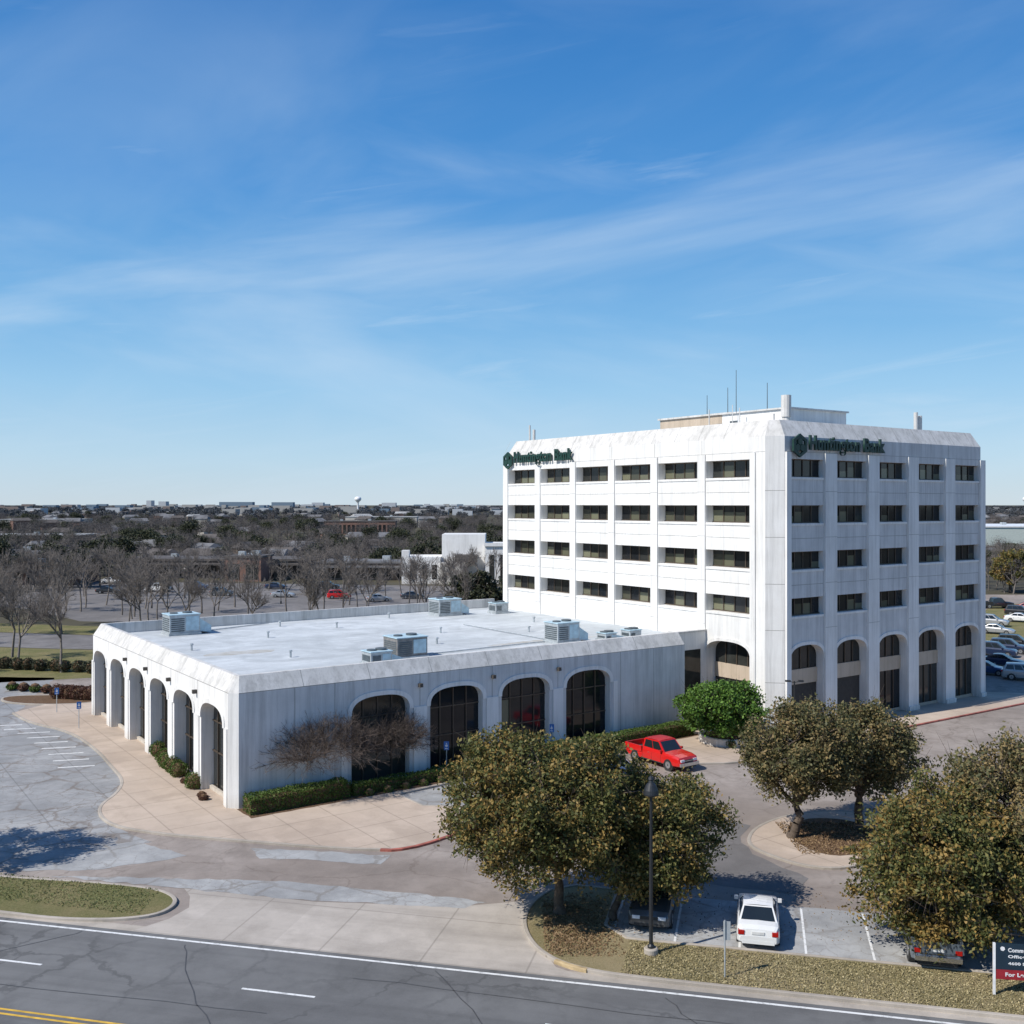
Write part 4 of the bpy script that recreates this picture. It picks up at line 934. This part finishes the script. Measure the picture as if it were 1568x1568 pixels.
def access_sign(x,y,rot=0):
    e=empty('accessible_parking_sign',(x,y,.1),rot); m=MB(); m.cyl((0,0,0),(0,0,2.2),.035,.035,0,8)
    m.box(-.18,.18,-.05,-.035,1.65,2.25,1); m.box(-.1,.1,-.054,-.0505,1.72,1.78,2); m.cyl((0,-.051,1.95),(0,-.055,1.95),.09,.09,2,12); m.box(-.03,.03,-.055,-.0505,2.06,2.14,2)
    m.build('sign',[M['metal'],M['signblue'],M['signwhite']],e)
for x,y,r in ((-4.6,71.9,0),(-2.7,74.6,0),(7.7,81.6,0),(-36.5,86.3,.5),(3.0,77.5,0),(-41.3,92.9,.5)): access_sign(x,y,r)
e=empty('roadside_sign_post',(8.5,40.9,.08),R(-13)); m=MB(); m.cyl((0,0,0),(0,0,2.3),.03,.03,0,8); m.box(-.06,.22,.03,.045,1.5,2.25,0); m.build('sign',[M['metal']],e)
e=empty('property_sign',(18.65,39.5,.08),R(-8)); m=MB()
m.box(-.09,-.01,-.05,.05,0,2.0,2); m.box(2.41,2.49,-.05,.05,0,2.0,2)
m.box(.0,2.4,-.03,.03,1.0,2.0,0); m.box(0.,2.4,-.028,.028,.62,.995,1)
m.cyl((.25,-.032,1.8),(.25,-.04,1.8),.09,.09,2,6)
m.build('board',[M['signnavy'],M['signred'],M['signwhite']],e)
for s_,w_,h_,x_,z_ in (('Commercial',1.0,.16,.45,1.68),('Office Space',1.3,.15,.45,1.42),('4600 Sq Ft',1.0,.14,.45,1.16),('For Lease',1.0,.15,.35,.74)):
    me=letters(s_,w_,h_,.006); me.materials.append(M['signwhite']); o=put('lettering',me,e,(x_,-.032,z_)); o.rotation_euler=(R(90),0,0)
def person(x,y,rot):
    e=empty('standing_person',(x,y,.12),rot)
    def body(J,E,rd_,mat,nm):
        me=bpy.data.meshes.new('p'); me.from_pydata(J,E,[]); o=bpy.data.objects.new(nm,me); link(o,e); me.materials.append(mat)
        sk=o.modifiers.new('skin','SKIN')
        for i,r_ in enumerate(rd_): me.skin_vertices[0].data[i].radius=(r_,r_*.8)
        me.skin_vertices[0].data[0].use_root=True
        su=o.modifiers.new('sub','SUBSURF'); su.levels=1; su.render_levels=1
    J=[(0,0,.95),(0,0,1.2),(0,0,1.40),(.18,0,1.42),(.23,.02,1.12),(.21,.1,.88),(-.18,0,1.42),(-.23,.02,1.12),(-.21,.1,.88),(.1,0,.90),(.11,.03,.5),(.11,0,.08),(.11,.14,.05),(-.1,0,.90),(-.11,-.03,.5),(-.11,-.05,.08),(-.11,.09,.05)]
    E=[(0,1),(1,2),(2,3),(3,4),(4,5),(2,6),(6,7),(7,8),(0,9),(9,10),(10,11),(11,12),(0,13),(13,14),(14,15),(15,16)]
    body(J,E,[.15,.14,.14,.06,.045,.035,.06,.045,.035,.10,.07,.045,.04,.10,.07,.045,.04],plain('dark_clothes',(.03,.035,.05),.9),'clothed_body')
    body([(0,0,1.44),(0,0,1.54),(0,.01,1.62),(0,.01,1.72)],[(0,1),(1,2),(2,3)],[.055,.055,.095,.075],plain('skin',(.35,.2,.14),.6),'head')
x,y=L2W(26.3,-3.0)
try: person(x,y,0)
except Exception as ex: print('person',ex)

# ------------------------------------------------------------------ background buildings
M['brick']=plain('red_brick',(.21,.12,.09),.9,0,.25,.5); M['brownroof']=plain('brown_roof',(.10,.088,.08),.9,0,.3,.3); M['cream']=plain('cream_wall',(.48,.45,.40),.9,0,.1,.3)
M['grayroof']=plain('gray_roof',(.15,.15,.155),.9,0,.3,.2); M['brownwall']=plain('brown_wall',(.17,.13,.10),.9,0,.2,.5); M['paleroof']=plain('pale_flat_roof',(.38,.38,.37),.9,0,.2,.1)
def block(name,x,y,w,dp,h,rot,wall_,roof_,door=0,awn=False,win=0):
    e=empty(name,(x,y,0),rot); m=MB(); m.box(-w/2,w/2,0,dp,0,h,0); m.box(-w/2-.3,w/2+.3,-.3,dp+.3,h,h+.5,1)
    for k in range(win):
        a=-w/2+w*(k+.5)/win; m.box(a-w/win*.32,a+w/win*.32,-.05,-.003,.5,h*.75,2)
    if awn: m.box(-w/2,w/2,-2.2,-.301,h-1.0,h-.6,1)
    m.box(w*.1,w*.1+2,dp*.4,dp*.4+2,h+.5,h+1.6,3); m.box(-w*.3,-w*.3+1.6,dp*.5,dp*.5+1.6,h+.5,h+1.4,3)
    m.build('walls_and_roof',[wall_,roof_,M['glass'],M['metal']],e)
block('strip_mall_building',-75,262,52,16,4.5,-.05,M['brownwall'],M['brownroof'],0,True,14)
block('brick_shop_building',-66,251,9,10,5.8,-.05,M['brick'],M['brownroof'],0,False,2)
block('strip_mall_building',-36,256,26,14,4.2,-.05,M['brownwall'],M['grayroof'],0,True,8)
block('brick_shop_building',-118,240,30,14,4.3,-.05,M['brick'],M['brownroof'],0,True,8)
block('cream_shop_building',-150,300,40,18,4.6,.1,M['cream'],M['grayroof'],0,True,10)
block('brick_apartment_building',-95,640,44,16,8,.05,M['brick'],M['brownroof'],0,False,16)
block('cream_warehouse',-110,860,60,30,8,0,M['cream'],M['paleroof'],0,False,0)
block('cream_warehouse',-360,780,60,30,7,.1,M['cream'],M['paleroof'],0,False,0)
block('brown_school_building',-220,450,60,24,5,.08,M['brownwall'],M['paleroof'],0,False,14)
e=empty('white_office_building',(-2,243,0),R(0)); m=MB()
m.box(-14.9,-4.5,4,16,0,11.7,0); m.box(-24.2,-15.0,0,13,0,6.4,0); m.box(-4.4,14,0,12,0,9.6,0); m.box(-4.6,3,-.4,-.002,9.0,9.8,0)
m.box(-24.2,-22.5,0,3,6.4,8.0,0)
m.box(-14.8,-9.0,-1.5,4,0,5.2,1)
for k in range(6): m.box(-3.4+k*2.6,-2.2+k*2.6,-.06,-.003,1.0,7.0,2)
for k in range(3): m.box(-21.8+k*2.4,-20.6+k*2.4,-.06,-.003,1.2,4.6,2)
m.box(-11.5,-6.4,-1.2,3.9,5.2,6.9,3)
m.build('walls',[M['white'],M['cream'],M['glass'],M['brownroof']],e)
block('pale_green_warehouse',205,352,90,40,11,0,plain('pale_wall',(.50,.55,.50),.9),M['signwhite'],0,False,0)
block('cream_shop_building',150,250,30,16,5,-.6,M['cream'],M['grayroof'],0,True,6)
m=MB(); rr=random.Random(12)
def house(x,y,w,dp,h,a,mw,mr):
    c,s=math.cos(a),math.sin(a); T=lambda px_,py_,z:(x+c*px_-s*py_,y+s*px_+c*py_,z)
    b=[(-w/2,-dp/2),(w/2,-dp/2),(w/2,dp/2),(-w/2,dp/2)]
    for i in range(4):
        p,q=b[i],b[(i+1)%4]; m.poly([T(*p,0),T(*q,0),T(*q,h),T(*p,h)],mw)
    rh=dp*.26; o=.5
    r0,r1=(-w/2+1,0),(w/2-1,0)
    m.poly([T(-w/2-o,-dp/2-o,h-.1),T(w/2+o,-dp/2-o,h-.1),T(*r1,h+rh),T(*r0,h+rh)],mr); m.poly([T(w/2+o,dp/2+o,h-.1),T(-w/2-o,dp/2+o,h-.1),T(*r0,h+rh),T(*r1,h+rh)],mr)
    m.poly([T(-w/2-o,dp/2+o,h-.1),T(-w/2-o,-dp/2-o,h-.1),T(*r0,h+rh)],mr); m.poly([T(w/2+o,-dp/2-o,h-.1),T(w/2+o,dp/2+o,h-.1),T(*r1,h+rh)],mr)
for i in range(330):
    y=math.exp(rr.uniform(math.log(300),math.log(3000))); x=rr.uniform(-.66,.66)*y
    big=rr.random()<.2 and y>800
    house(x,y,rr.uniform(9,15)*(1.8 if big else 1),rr.uniform(7,9.5)*(1.3 if big else 1),rr.choice([2.8,3,3.2]) if y<700 else rr.choice([4.5,5.5,7]),rr.uniform(-.8,.8),rr.choice([0,1,1,2]),rr.choice([3,4,4,5] if y>900 else [3,4]))
m.build('distant_houses',[M['brownwall'],M['cream'],M['brick'],M['brownroof'],M['grayroof'],M['paleroof']])
m=MB()
for i in range(200):
    y=rr.uniform(1700,6500); x=rr.uniform(-.62,.62)*y
    if rr.random()<.6: x=-abs(x)*.85-100
    w=rr.uniform(12,55)*(y/3500)**.5; h=rr.uniform(8,17)*(y/3500)**.35; m.box(x,x+w,y,y+30,0,h,rr.choice([0,0,1,1,2,3]))
for x,y,w,h in ((-1230,4300,140,28),(-1010,4300,90,27),(-1450,4200,30,30),(-1500,4200,20,34),(-880,4500,50,26),(-560,4400,60,25)): m.box(x,x+w,y,y+40,0,h,2 if w>60 else 0)
m.build('distant_town',[plain('far_white',(.45,.47,.49),.9),plain('far_cream',(.36,.35,.33),.9),plain('far_blue',(.16,.22,.28),.9),plain('far_brick',(.20,.16,.145),.9)])
for X,Y in ((-345,2292),(1180,2350)):
    e=empty('water_tower',(X,Y,0)); m=MB(); m.lathe([(4,0),(2,3),(2,22),(4,25),(7,27.5),(8,30.5),(7,33.5),(4,35.5),(.1,36.3)],(0,0,0),0,20); m.build('tank',[M['signwhite']],e,smooth=True)
